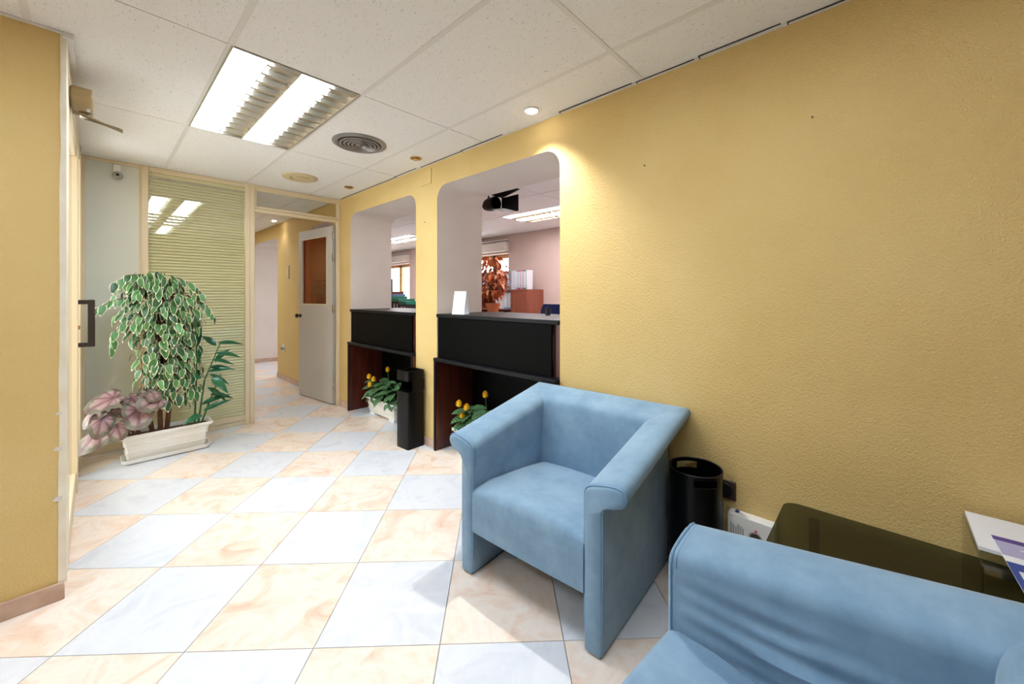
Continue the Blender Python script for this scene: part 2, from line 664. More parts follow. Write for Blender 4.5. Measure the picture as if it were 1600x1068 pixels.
# flaked plaster patches on that corner
for (z, w) in ((0.42, 0.014), (0.63, 0.012), (0.78, 0.007)):
    x = LX - 0.024
    S(MB().add([(x - w, SY - 0.0045, z), (x + 0.012, SY - 0.0045, z - w * .6), (x + 0.014, SY - 0.0045, z + w), (x - w * .5, SY - 0.0045, z + w * 1.1), (x - w, SY - .001, z), (x + .012, SY - .001, z - w * .6), (x + .014, SY - .001, z + w), (x - w * .5, SY - .001, z + w * 1.1)],
                [(0, 1, 2, 3), (4, 5, 6, 7), (0, 1, 5, 4), (1, 2, 6, 5), (2, 3, 7, 6), (3, 0, 4, 7)]).build('trim_2', 'reveal'), 'chip of bare plaster on the stub wall corner')


def skirting(name, segs, label):
    for (x0, x1, y0, y1) in segs:
        S(B(x0, x1, y0, y1, 0, 0.072).build(name, 'skirt', bevel=0.003), label)


skirting('baseboard_left', [(-2.3, LX - 0.005, SY - 0.014, SY)], 'brown marble skirting along the left stub wall')
skirting('baseboard_right', [(WX - 0.012, WX, -2.3, 1.40), (WX - 0.012, WX, 2.72, 2.985), (WX - 0.012, WX, 4.335, PY), (WX - 0.012, WX, 5.52, 6.89)], 'beige marble skirting under the ochre wall')
skirting('baseboard_back', [(WX + 0.01, WX + WT, 8.606, 8.62)], 'beige skirting in the far corridor opening')

# ------------------------------------------------------------------ ceiling: grid of panels
ceiling = S(B(-2.4, 5.6, -2.4, 10.4, CZ + 0.035, CZ + 0.09).build('ceiling', 'slab'), 'suspended ceiling of white fissured panels')
BX0 = 1.006
AY0 = 0.8965
FIXT = [(0.406, 2.0965), (0.406, -0.3035), (-1.394, 0.8965), (0.406, 6.8965)]          # lower-left corners of 0.6 x 1.2 lights
FIXO = [(3.93, 2.72), (3.93, 6.32), (3.93, -0.9)]


def lay_panels(x_edges, y_edges, skips, gx, gy):
    cache = {}
    for i in range(len(x_edges) - 1):
        for j in range(len(y_edges) - 1):
            x0, x1, y0, y1 = x_edges[i], x_edges[i + 1], y_edges[j], y_edges[j + 1]
            if any(abs(x0 - a) < 0.05 and abs(y0 - b) < 0.05 for a, b in skips):
                continue
            w, d = round(x1 - x0, 4), round(y1 - y0, 4)
            key = (w, d)
            if key not in cache:
                cache[key] = MB().box(-w / 2 + gx, w / 2 - gx, -d / 2 + gy, d / 2 - gy, 0.0, 0.02).mesh('ceiling_panel', 'panel')
            inst('ceiling_panel', cache[key], ceiling, ((x0 + x1) / 2, (y0 + y1) / 2, CZ + 0.001))


bx = [BX0 + 0.6 * k for k in range(-5, 2)]
xe = [-2.3] + [b for b in bx if b > -2.25] + [WX]
ye = [-2.3] + [AY0 + 1.2 * k for k in range(-2, 4)] + [PY]
lay_panels(xe, ye, FIXT, 0.011, 0.003)
lay_panels([-0.09, 0.406, 1.006, 1.606, WX], [PY, 5.6965, 6.8965, 8.0965, 9.2965, 10.1], FIXT, 0.011, 0.003)
lay_panels([2.44, 2.73, 3.33, 3.93, 4.53, OX], [-0.9 + 1.2 * k - (0.0) for k in range(0, 1)] + [0.32, 1.52, 2.72, 3.92, 5.12, 6.32, 7.52, 8.72, 9.92], FIXO, 0.006, 0.004)
for x in xe[1:-1]:
    ya, yb = (-2.3, PY) if x > LX else (-2.3, SY)
    B(x - 0.012, x + 0.012, ya, yb, CZ - 0.001, CZ + 0.008).build('grid_bar', 'tbar', ceiling)
for y in (AY0, AY0 - 1.2):
    B(-2.3, WX, y - 0.011, y + 0.011, CZ - 0.0015, CZ + 0.008).build('grid_bar', 'tbar', ceiling)
for x in (0.406, 1.006, 1.606):
    B(x - 0.012, x + 0.012, PY + 0.06, 10.1, CZ - 0.001, CZ + 0.008).build('grid_bar', 'tbar', ceiling)
# edge trims
S(B(WX - 0.016, WX, -2.3, PY, CZ - 0.004, CZ + 0.004).build('trim_3', 'tbar'), 'thin white ceiling edge trim along the ochre wall')
mb = MB()
for (y0, y1, dx) in ((-0.4, 0.28, 0.0), (0.30, 0.62, 0.010), (0.64, 0.93, 0.0), (0.95, 1.42, 0.006), (1.9, 2.35, 0.008), (2.36, 2.9, 0.0), (2.95, 3.32, 0.012), (3.34, 4.5, 0.0)):
    mb.box(WX - 0.020 - dx, WX - 0.0165 - dx, y0, y1, CZ - 0.0045, CZ - 0.0005)
    mb.box(WX - 0.020 - dx, WX - 0.001, y1 - 0.004, y1, CZ - 0.0045, CZ - 0.0005)
S(mb.build('trim_4', 'dark'), 'dark gaps along the ceiling edge trim')
S(B(LX - 0.01, LX + 0.02, SY - 0.02, 2.93, CZ - 0.022, CZ - 0.001).build('trim_5', 'tbar'), 'white ceiling edge strip above the entrance door')
S(B(-2.3, LX, SY - 0.018, SY - 0.0005, CZ - 0.006, CZ - 0.001).build('trim_6', 'tbar'), 'thin ceiling edge trim over the stub wall')

# ------------------------------------------------------------------ glazed partition (back)
wb = struct('wall_back', 'cream aluminium partition with a blank panel, a glazed bay and a door bay', (0, PY, 0))
Y0, Y1 = PY, PY + 0.05


def fr(x0, x1, z0, z1, nm='frame_rail', y0=Y0, y1=Y1, m='cream', par=wb, bv=0.004):
    return B(x0, x1, y0, y1, z0, z1).build(nm, m, par, bevel=bv)


fr(-0.09, -0.064, 0, CZ, 'frame_post')
fr(-0.064, 0.248, 0.072, 2.362, 'blank_panel', Y0 + 0.014, Y1 - 0.005, 'greypanel', bv=0)
fr(-0.064, 0.248, 0.0, 0.072, 'frame_rail')
fr(-0.064, 0.248, 2.362, CZ, 'frame_rail')
fr(0.248, 0.258, 0, CZ, 'frame_post')
fr(1.045, 1.085, 0, CZ, 'frame_post', Y0 - 0.006)
fr(1.906, 1.94, 0, 2.15, 'door_jamb')
fr(1.085, 1.906, 2.118, 2.150, 'door_header')
# transom light
w2 = struct('window_2', 'clear transom pane above the open door', (1.5, PY, 2.15))
fr(1.085, 1.94, 2.153, 2.178, 'frame_rail', par=w2)
fr(1.085, 1.94, 2.335, CZ, 'frame_rail', par=w2)
fr(1.085, 1.102, 2.178, 2.335, 'frame_post', par=w2)
fr(1.908, 1.94, 2.178, 2.335, 'frame_post', par=w2)
B(1.100, 1.910, Y0 + 0.02, Y0 + 0.024, 2.176, 2.337).build('pane', 'glass', w2)
# blind window
w1 = struct('window_1', 'tall glazed bay with a closed beige venetian blind behind the glass', (0.65, PY, 0))
fr(0.258, 0.302, 0.0, CZ, 'frame_post', par=w1)
fr(1.006, 1.045, 0.0, CZ, 'frame_post', par=w1)
fr(0.302, 1.006, 2.345, CZ, 'frame_rail', par=w1)
fr(0.302, 1.006, 0.045, 0.098, 'frame_rail', par=w1)
fr(0.302, 1.006, 0.0, 0.043, 'frame_rail', Y0 + 0.006, par=w1)
B(0.300, 1.008, Y0 + 0.012, Y0 + 0.016, 0.096, 2.347).build('pane', 'blindglass', w1)
# venetian blind
vb = thing('venetian_blind', 'closed beige venetian blind behind the glass of the partition', 'blind', (0.654, Y0 + 0.036, 0.10))
sl = MB()
prof = []
ang = math.radians(57)
for k in range(5):
    t = (k - 2) / 2.0
    a, b = 0.0150 * t, 0.0032 * (1 - t * t)
    prof.append((a * math.cos(ang) - b * math.sin(ang), a * math.sin(ang) + b * math.cos(ang)))
ring = []
for x in (-0.350, 0.350):
    ring.append([(x, p[0], p[1]) for p in prof] + [(x, p[0] + 0.0004, p[1] - 0.0006) for p in prof[::-1]])
slat_me = MB().loft(ring).mesh('slat', 'slat', smooth=60)
NSL = 81
for k in range(NSL):
    inst('slat', slat_me, vb, (0, 0, 0.022 + k * 0.0270))
B(-0.351, 0.351, -0.012, 0.012, 2.215, 2.243).build('head_rail', 'slat', vb, world=False)
B(-0.350, 0.350, -0.010, 0.010, 0.0, 0.012).build('bottom_rail', 'slat', vb, world=False)
for x in (-0.2, 0.18):
    MB().tube([(x, -0.0125, 0.01), (x, -0.0125, 2.22)], 0.0011, 5).build('ladder_cord', 'slat', vb, world=False)

# ------------------------------------------------------------------ open door in the partition
HX, HY = 1.897, 4.655
FXd, FYd = 1.802, 5.462
dlen = math.hypot(FXd - HX, FYd - HY)
drot = math.atan2(FYd - HY, FXd - HX)
d1 = struct('door_1', 'grey door with an amber glass pane standing open into the corridor', (HX, HY, 0))
d1.rotation_euler = (0, 0, drot)


def dpart(nm, x0, x1, y0, y1, z0, z1, m, bv=0.003):
    return B(x0, x1, y0, y1, z0, z1).build(nm, m, d1, bevel=bv, world=False)


dpart('lower_panel', 0, dlen, -0.02, 0.02, 0.012, 1.165, 'door')
dpart('stile', 0, 0.12, -0.02, 0.02, 1.165, 1.985, 'door')
dpart('stile', dlen - 0.09, dlen, -0.02, 0.02, 1.165, 1.985, 'door')
dpart('top_rail', 0, dlen, -0.02, 0.02, 1.985, 2.09, 'door')
dpart('glazing_bead', 0.115, dlen - 0.085, 0.018, 0.026, 1.160, 1.176, 'cream')
dpart('glazing_bead', 0.115, dlen - 0.085, 0.018, 0.026, 1.972, 1.985, 'cream')
dpart('glazing_bead', 0.115, 0.128, 0.018, 0.026, 1.176, 1.972, 'cream')
dpart('glazing_bead', dlen - 0.098, dlen - 0.085, 0.018, 0.026, 1.176, 1.972, 'cream')
dpart('pane', 0.12, dlen - 0.09, -0.003, 0.003, 1.165, 1.985, 'amber', 0)
mb = MB().lathe([(0.024, 0.02), (0.024, 0.026), (0.010, 0.03), (0.010, 0.048), (0.022, 0.054), (0.028, 0.066), (0.024, 0.078), (0.0005, 0.082)], (dlen - 0.045, 0, 1.02), 20, axis='y')
kn = mb.build('door_knob', 'blackplastic', d1, smooth=50, world=False)
kn['label'] = 'round black knob'
for z in (0.25, 1.12, 1.72, 1.97):
    MB().box(-0.016, 0.002, -0.003, 0.021, z - 0.04, z + 0.04).tube([(-0.012, 0.022, z - 0.045), (-0.012, 0.022, z + 0.045)], 0.006, 8).build('hinge', 'chrome', d1, world=False)

# ------------------------------------------------------------------ entrance door at the left, seen edge-on
d2 = struct('door_2', 'cream aluminium entrance door with clear glass, seen edge-on at the left', (LX, 3.3, 0))


def ep(nm, x0, x1, y0, y1, z0, z1, m='cream', bv=0.003):
    return B(x0, x1, y0, y1, z0, z1).build(nm, m, d2, bevel=bv)


ep('frame_post', LX - 0.05, LX - 0.004, SY + 0.135, SY + 0.18, 0, 2.28)
ep('frame_post', LX - 0.05, LX + 0.006, 4.30, 4.36, 0, CZ)
ep('frame_post', LX - 0.05, LX, 4.52, PY, 0, CZ)
ep('frame_rail', LX - 0.05, LX, SY + 0.135, 4.52, 2.28, CZ)
ep('stile', LX - 0.045, LX - 0.002, 2.72, 2.80, 0.01, 2.27)
ep('stile', LX - 0.045, LX + 0.004, 3.76, 3.845, 0.01, 2.27)
ep('rail', LX - 0.045, LX - 0.004, 2.80, 3.76, 0.01, 0.14)
ep('rail', LX - 0.045, LX - 0.004, 2.80, 3.76, 2.17, 2.27)
ep('pane', LX - 0.028, LX - 0.022, 2.79, 3.77, 0.13, 2.18, 'glass', 0)
ep('rail', LX - 0.045, LX - 0.004, 3.85, 4.30, 0.0, 0.09)
ep('pane', LX - 0.028, LX - 0.022, 3.85, 4.30, 0.09, 2.28, 'glass', 0)
ep('side_panel', LX - 0.04, LX - 0.01, 4.36, 4.52, 0.0, 2.28, 'cream', 0)
mb = MB()
for z in (0.955, 1.235):
    mb.box(LX - 0.002, LX + 0.062, 3.795, 3.825, z - 0.014, z + 0.014)
h = mb.box(LX + 0.046, LX + 0.080, 3.794, 3.826, 0.94, 1.25).build('pull_handle', 'bronze', d2, bevel=0.004)
h['label'] = 'dark bronze pull handle'
MB().lathe([(0.013, 0.004), (0.013, 0.012), (0.0005, 0.014)], (LX, 3.80, 1.07), 14, axis='x').build('lock', 'brass', d2, smooth=40)
# door closer
dc = thing('door_closer', 'beige door closer with a folded arm over the entrance door', 'door closer', (LX, 2.95, 2.24))
mb = MB()
ring = []
for x in (LX + 0.0005, LX + 0.075):
    ring.append([(x, 2.80 + p[0], 2.218 + p[1]) for p in ((0, 0), (0.25, 0), (0.27, 0.015), (0.27, 0.05), (0.25, 0.062), (0, 0.062), (-0.02, 0.05), (-0.02, 0.015))])
mb.loft(ring).build('closer_body', 'bronzebox', dc, bevel=0.006)
MB().lathe([(0.022, 0.0), (0.026, -0.012), (0.016, -0.024), (0.0005, -0.026)], (LX + 0.045, 2.99, 2.214), 18).build('spindle_cap', 'chrome', dc, smooth=40)
MB().tube([(LX + 0.045, 2.99, 2.194), (LX + 0.17, 3.06, 2.196), (LX + 0.185, 3.07, 2.195)], [0.008, 0.006, 0.005], 8).build('closer_arm', 'closerarm', dc)
MB().tube([(LX + 0.185, 3.07, 2.186), (LX + 0.08, 2.95, 2.182), (LX + 0.01, 2.88, 2.182)], [0.005, 0.007, 0.006], 8).build('closer_arm', 'closerarm', dc)
# motion sensor
ms = thing('motion_sensor', 'small white alarm sensor with a round head on the blank panel', 'sensor', (0.105, PY + 0.012, 2.28))
B(0.088, 0.132, PY - 0.016, PY + 0.0135, 2.285, 2.352).build('bracket', 'white', ms, bevel=0.004)
mb = MB().lathe([(0.0005, -0.030), (0.012, -0.029), (0.030, -0.020), (0.033, 0.0), (0.028, 0.018), (0.0005, 0.02)], (0.115, PY - 0.022, 2.262), 22, axis='y')
mb.build('sensor_head', 'greyplas', ms, smooth=60)
MB().lathe([(0.0005, -0.034), (0.010, -0.032), (0.012, -0.026)], (0.113, PY - 0.022, 2.262), 14, axis='y').build('lens', 'blackplastic', ms, smooth=60)


# ------------------------------------------------------------------ ceiling lights
def light_fixture(x0, y0, label, tube='tube', small=False):
    t = thing('ceiling_light', label, 'ceiling light', (x0 + 0.3, y0 + 0.6, CZ), group='recessed fluorescent lights')
    w, d = 0.6, 1.2
    mb = MB()
    e = 0.012
    for (a, b, c_, d_) in ((0.002, e, 0.002, d - 0.002), (w - e, w - 0.002, 0.002, d - 0.002), (e, w - e, 0.002, e), (e, w - e, d - e, d - 0.002)):
        mb.box(x0 + a, x0 + b, y0 + c_, y0 + d_, CZ - 0.003, CZ + 0.034)
    mb.build('frame', 'house', t)
    for k in range(2):
        a = x0 + e + k * 0.29
        # lit half: a glowing diffuser strip set a little above the ceiling plane
        B(a + 0.002, a + 0.140, y0 + e, y0 + d - e, CZ + 0.004, CZ + 0.010).build('diffuser', tube, t)
        # louvred half: mirror sides and cross blades
        B(a + 0.141, a + 0.284, y0 + e, y0 + d - e, CZ + 0.031, CZ + 0.034).build('reflector', 'mirror', t)
        B(a + 0.141, a + 0.146, y0 + e, y0 + d - e, CZ - 0.001, CZ + 0.031).build('louvre_side', 'mirror', t)
        B(a + 0.282, a + 0.287, y0 + e, y0 + d - e, CZ - 0.001, CZ + 0.031).build('louvre_side', 'mirror', t)
        MB().tube([(a + 0.165, y0 + 0.03, CZ + 0.022), (a + 0.165, y0 + d - 0.03, CZ + 0.022)], 0.007, 8).build('lamp_tube', tube, t, smooth=60)
        nb = 12
        me = MB()
        pr = [(-0.011, 0.0), (0.011, 0.0), (0.003, 0.029), (-0.003, 0.029)]
        me.loft([[(x, p[0], p[1]) for p in pr] for x in (-0.068, 0.068)])
        bl = me.mesh('louvre_blade', 'mirror')
        for j in range(nb):
            inst('louvre_blade', bl, t, (a + 0.214 - x0 - 0.3, e + (d - 2 * e) * (j + 0.5) / nb - 0.6, 0.0005))
    return t


light_fixture(FIXT[0][0], FIXT[0][1], 'recessed fluorescent ceiling light with mirror louvres in front of the partition')
light_fixture(FIXT[1][0], FIXT[1][1], 'recessed fluorescent ceiling light above the viewpoint, reflected in the blind window', 'tube_2')
light_fixture(FIXT[2][0], FIXT[2][1], 'unseen recessed fluorescent light added as fill over the left part of the waiting room')  # fill light added out of view behind the stub wall's near side
light_fixture(FIXT[3][0], FIXT[3][1], 'unseen recessed fluorescent light added to brighten the corridor behind the partition')  # added where the view cannot reach it, to light the corridor
light_fixture(FIXO[0][0], FIXO[0][1], 'recessed fluorescent light of the office seen through the nearer opening', 'tube_o')
light_fixture(FIXO[1][0], FIXO[1][1], 'recessed fluorescent light of the office seen through the farther opening', 'tube_o')
light_fixture(FIXO[2][0], FIXO[2][1], 'recessed fluorescent light at the hidden near end of the office', 'tube_o')


def downlight(x, y, lit, label, metal='brass', watt=0.0, aim=(0, 0)):
    t = thing('downlight', label, 'downlight', (x, y, CZ), group='small round downlights along the ochre wall')
    MB().lathe([(0.045, 0.001), (0.046, -0.004), (0.040, -0.008), (0.030, -0.006), (0.027, 0.0)], (x, y, CZ), 28).build('trim_ring', metal, t, smooth=40)
    MB().lathe([(0.024, -0.002), (0.025, -0.012), (0.018, -0.018), (0.0005, -0.019)], (x, y, CZ), 22).build('lamp_lens', 'lampon' if lit else 'lampoff', t, smooth=50)
    if lit and watt:
        ld = bpy.data.lights.new('downlight_beam', 'SPOT')
        ld.energy = watt
        ld.color = (1.0, 0.96, 0.9)
        ld.spot_size = math.radians(112)
        ld.spot_blend = 0.9
        ld.shadow_soft_size = 0.03
        lo = bpy.data.objects.new('downlight_beam', ld)
        COL.objects.link(lo)
        lo.parent = t
        lo.location = (0, 0, -0.035)
        lo.rotation_euler = (aim[1], aim[0], 0)
    return t


downlight(1.785, 1.525, True, 'lit white downlight above the nearer counter opening', 'white', SPOT_WATT, (0.12, 0.0))
downlight(1.77, 2.742, False, 'unlit brass downlight above the pillar between the two openings')
downlight(1.77, 3.972, False, 'unlit brass downlight above the farther counter opening')
downlight(1.80, 6.55, True, 'lit downlight in the corridor ceiling beyond the door', 'white', 4.0)

# round air diffuser
ad = thing('air_diffuser', 'round grey metal air diffuser with concentric rings in the ceiling', 'air vent', (1.315, 2.77, CZ))
MB().lathe([(0.186, 0.001), (0.186, -0.006), (0.165, -0.016), (0.148, -0.010), (0.148, 0.001)], (1.315, 2.77, CZ), 48).build('outer_ring', 'vent', ad, smooth=35)
for k, r in enumerate((0.132, 0.105, 0.078, 0.052)):
    MB().lathe([(r, -0.001), (r + 0.008, -0.014 - 0.001 * k), (r - 0.006, -0.018 - 0.001 * k), (r - 0.012, -0.002)], (1.315, 2.77, CZ), 40).build('cone_ring', 'vent', ad, smooth=35)
MB().lathe([(0.146, -0.0006), (0.0005, -0.0006)], (1.315, 2.77, CZ), 40).build('dark_throat', 'dark', ad)
MB().lathe([(0.030, -0.004), (0.028, -0.016), (0.012, -0.022), (0.0005, -0.023)], (1.315, 2.77, CZ), 28).build('centre_cap', 'vent', ad, smooth=40)
# beige vent
bvn = thing('round_vent', 'round beige plastic vent in the ceiling near the door', 'air vent', (1.31, 3.98, CZ))
MB().lathe([(0.150, 0.001), (0.150, -0.006), (0.135, -0.012), (0.085, -0.012), (0.080, -0.006), (0.080, 0.0)], (1.31, 3.98, CZ), 44).build('rim', 'beigevent', bvn, smooth=35)
MB().lathe([(0.068, -0.002), (0.066, -0.014), (0.03, -0.018), (0.0005, -0.018)], (1.31, 3.98, CZ), 36).build('centre_disc', 'beigevent', bvn, smooth=40)

# ------------------------------------------------------------------ reception desks in the openings


def desk(y0, y1, label):
    t = thing('reception_desk', label, 'desk', (WX + 0.2, (y0 + y1) / 2, 0), group='black reception desks built into the openings')
    g = 0.003
    a, b = y0 + g, y1 - g
    B(WX - 0.012, WX + WT + 0.12, a, b, 1.098, 1.126).build('counter_top', 'blackedge', t, bevel=0.004)
    B(WX + 0.004, WX + 0.022, a + 0.065, b - 0.004, 0.767, 1.097).build('front_panel', 'black', t, bevel=0.002)
    B(WX + 0.022, WX + WT, a, a + 0.024, 0.767, 1.097).build('upright', 'mahog', t)
    B(WX + 0.022, WX + WT, b - 0.024, b, 0.767, 1.097).build('upright', 'mahog', t)
    B(WX + 0.028, WX + 0.045, a + 0.024, a + 0.07, 0.767, 1.097).build('upright', 'mahog', t)
    B(WX - 0.042, WX + WT, a - 0.0, b + 0.0, 0.738, 0.766).build('ledge', 'blackedge', t, bevel=0.004)
    for (p, q) in ((a, a + 0.025), (b - 0.025, b)):
        s = B(WX - 0.030, WX + WT, p, q, 0.004, 0.738).build('side_panel', 'mahog', t)
        B(WX - 0.036, WX - 0.030, p - 0.0005, q + 0.0005, 0.003, 0.738).build('edge_strip', 'blackedge', s)
    B(WX + 0.36, WX + 0.378, a + 0.025, b - 0.025, 0.004, 0.738).build('back_panel', 'black', t)
    return t


desk(OPEN[0][0], OPEN[0][1], 'black reception desk in the nearer opening, beside the blue armchair')
desk(OPEN[1][0], OPEN[1][1], 'black reception desk in the farther opening, next to the open door')
desk(OPEN[2][0], OPEN[2][1], 'black reception desk in the corridor opening behind the open door')


# ------------------------------------------------------------------ leaves
def leaf_mesh(name, L, W, mats, droop=0.25, fold=0.25, margin=0.72, n=7, shape='ovate', wave=0.0):
    """leaf along +y from the origin, normal +z; mats (inner, margin)"""
    mb = MB()
    rows = []
    for i in range(n + 1):
        t = i / n
        if shape == 'ovate':
            w = (math.sin(PI * t ** 0.72)) ** 0.85 * (1 - 0.25 * t)
        elif shape == 'lance':
            w = (math.sin(PI * t ** 0.75)) * (1 - 0.15 * t)
        else:
            w = math.sin(PI * t ** 0.9) ** 0.7
        if i == 0:
            w = 0.04
        if i == n:
            w = 0.0
        w *= W / 2
        y = L * t * (1 - 0.10 * droop * t)
        z = -droop * L * t * t
        wz = wave * W * math.sin(t * 9.0)
        mm = margin if 0 < i < n else margin
        xs = [-1, -mm, 0, mm, 1]
        rows.append([(w * s, y, z + abs(s) * w * fold + wz * abs(s)) for s in xs])
    v = [p for r in rows for p in r]
    fs, ms = [], []
    for i in range(n):
        for j in range(4):
            a = i * 5 + j
            fs.append((a, a + 1, a + 6, a + 5))
            ms.append(1 if (j in (0, 3) or i == n - 1) else 0)
    me = bpy.data.meshes.new(name)
    me.from_pydata(v, [], fs)
    for mm in mats:
        me.materials.append(M[mm])
    uv = me.uv_layers.new(name='UVMap')
    for p, mi in zip(me.polygons, ms):
        p.material_index = mi
        p.use_smooth = True
        for li in p.loop_indices:
            vi = me.loops[li].vertex_index
            co = v[vi]
            uv.data[li].uv = (co[0] / L, co[1] / L)
    me.update()
    return me


def leaf_rot(direction, normal):
    """Euler for a leaf whose +y points along direction and +z near normal"""
    y = Vector(direction).normalized()
    z = Vector(normal)
    z = (z - y * z.dot(y))
    if z.length < 1e-3:
        z = Vector((1, 0, 0)) - y * y.x
    z.normalize()
    x = y.cross(z)
    return Matrix((x, y, z)).transposed().to_euler()


def planter_mesh(t, x0, x1, y0, y1, h, lip=0.022, flare=0.03, long='x'):
    """tapered trough with a stepped lip; coordinates are of the rim outline"""
    def ring(dx, z):
        r = 0.012
        a, b, c, d = x0 + dx, x1 - dx, y0 + dx, y1 - dx
        return [(a + r, c, z), (b - r, c, z), (b, c + r, z), (b, d - r, z), (b - r, d, z), (a + r, d, z), (a, d - r, z), (a, c + r, z)]
    z0 = 0.018
    rr = [ring(lip + flare + 0.008, z0), ring(lip + flare * 0.8, z0 + 0.02), ring(lip + flare * 0.55, h * 0.5), ring(lip + 0.004, h - 0.035),
          ring(0.004, h - 0.022), ring(0.0, h - 0.014), ring(0.0, h), ring(lip * 0.55, h), ring(lip, h - 0.012), ring(lip + 0.004, h - 0.03), ring(lip + flare, z0 + 0.03)]
    mb = MB().loft(rr, caps=True)
    mb.build('trough', 'planter', t, smooth=35)
    for z in (h * 0.36, h * 0.62):
        k = lip + flare * (0.9 - 0.75 * z / h) - 0.002
        mb = MB()
        mb.loft([ring(k, z - 0.004), ring(k - 0.004, z - 0.002), ring(k - 0.004, z + 0.002), ring(k, z + 0.004)], caps=False)
        mb.build('moulding', 'planter', t, smooth=35)
    MB().loft([ring(lip + 0.006, h - 0.045), ring(lip + 0.006, h - 0.028)]).build('soil', 'soil', t)


# big planter by the partition
PLX0, PLX1, PLY0, PLY1, PLH = 0.105, 0.670, 4.085, 4.30, 0.225
bp_ = thing('planter_box', 'long white planter on a saucer below the glazed partition', 'planter', (0.385, 4.19, 0))
planter_mesh(bp_, PLX0, PLX1, PLY0, PLY1, PLH)
mb = MB()


def rr_(dx, z, r=0.02):
    a, b, c, d = PLX0 + dx, PLX1 - dx, PLY0 + dx, PLY1 - dx
    return [(a + r, c, z), (b - r, c, z), (b, c + r, z), (b, d - r, z), (b - r, d, z), (a + r, d, z), (a, d - r, z), (a, c + r, z)]


mb.loft([rr_(0.04, 0.0), rr_(0.022, 0.012), rr_(0.014, 0.040), rr_(0.018, 0.040), rr_(0.030, 0.014), rr_(0.05, 0.010)], caps=True)
mb.build('saucer', 'planter', bp_, smooth=35)

# ficus
fc = thing('ficus_plant', 'tall variegated ficus with cream-edged drooping leaves in the white planter', 'plant', (0.36, 4.19, 0.195))
fl_me = [leaf_mesh('leaf', L, L * 0.58, ('fic_g', 'fic_w'), 0.22 + 0.1 * i, 0.22, 0.82) for i, L in enumerate((0.098, 0.086, 0.074))]
stems = [
    [(0.345, 4.17, 0.19), (0.340, 4.17, 0.45), (0.345, 4.19, 0.80), (0.335, 4.20, 1.20), (0.33, 4.19, 1.40), (0.35, 4.17, 1.46)],
    [(0.300, 4.18, 0.19), (0.285, 4.19, 0.30), (0.30, 4.20, 0.60), (0.36, 4.21, 1.0), (0.40, 4.2, 1.25), (0.46, 4.18, 1.34)],
    [(0.385, 4.20, 0.19), (0.41, 4.20, 0.5), (0.42, 4.19, 0.9), (0.36, 4.18, 1.25), (0.27, 4.16, 1.40), (0.2, 4.14, 1.41)],
]
for s in stems:
    MB().tube(s, [0.017, 0.015, 0.012, 0.009, 0.006, 0.003], 8).build('stem', 'bark', fc, smooth=60)


def envelope(z):
    # (centre x, half width x, half depth y) of the crown at a height
    tab = [(0.34, 0.40, 0.07, 0.08), (0.42, 0.41, 0.14, 0.12), (0.55, 0.41, 0.21, 0.17), (0.75, 0.40, 0.20, 0.18), (0.90, 0.39, 0.20, 0.18), (1.02, 0.37, 0.23, 0.20),
           (1.14, 0.36, 0.29, 0.24), (1.26, 0.35, 0.28, 0.24), (1.36, 0.32, 0.22, 0.19), (1.44, 0.29, 0.13, 0.12), (1.48, 0.29, 0.05, 0.05)]
    for a, b in zip(tab, tab[1:]):
        if a[0] <= z <= b[0]:
            t = (z - a[0]) / (b[0] - a[0])
            return [a[i] + (b[i] - a[i]) * t for i in (1, 2, 3)]
    return (0.33, 0.05, 0.05)


fo = root_loc(fc)
spots = []


def ficus_leaf(p, outward, me, droop=0.75, s=1.0):
    d = Vector((outward[0], outward[1], 0)) * 0.55 + Vector((random.uniform(-.35, .35), random.uniform(-.35, .35), -droop - random.random() * 0.5))
    nrm = Vector((outward[0], outward[1], 0.55)) + Vector((random.uniform(-.4, .4), random.uniform(-.4, .4), random.uniform(-.2, .3)))
    return p, leaf_rot(d, nrm), s


cnt = 0
while cnt < 248:
    z = 0.38 + 1.09 * random.random() ** 0.78
    cx_, hx_, hy_ = envelope(z)
    th = random.uniform(-PI * 1.06, PI * 0.06) if random.random() < 0.8 else random.uniform(0, 2 * PI)
    r = 0.72 + 0.30 * random.random()
    ox, oy = math.cos(th), math.sin(th)
    p = Vector((cx_ + hx_ * r * ox, 4.19 + hy_ * r * oy, z))
    if p.y > 4.50 or any((p - q).length < 0.030 for q in spots):
        continue
    spots.append(p)
    p, rot, s = ficus_leaf(p, (ox, oy), None, s=random.uniform(0.85, 1.12))
    inst('leaf', random.choice(fl_me), fc, p - fo, rot, s)
    cnt += 1
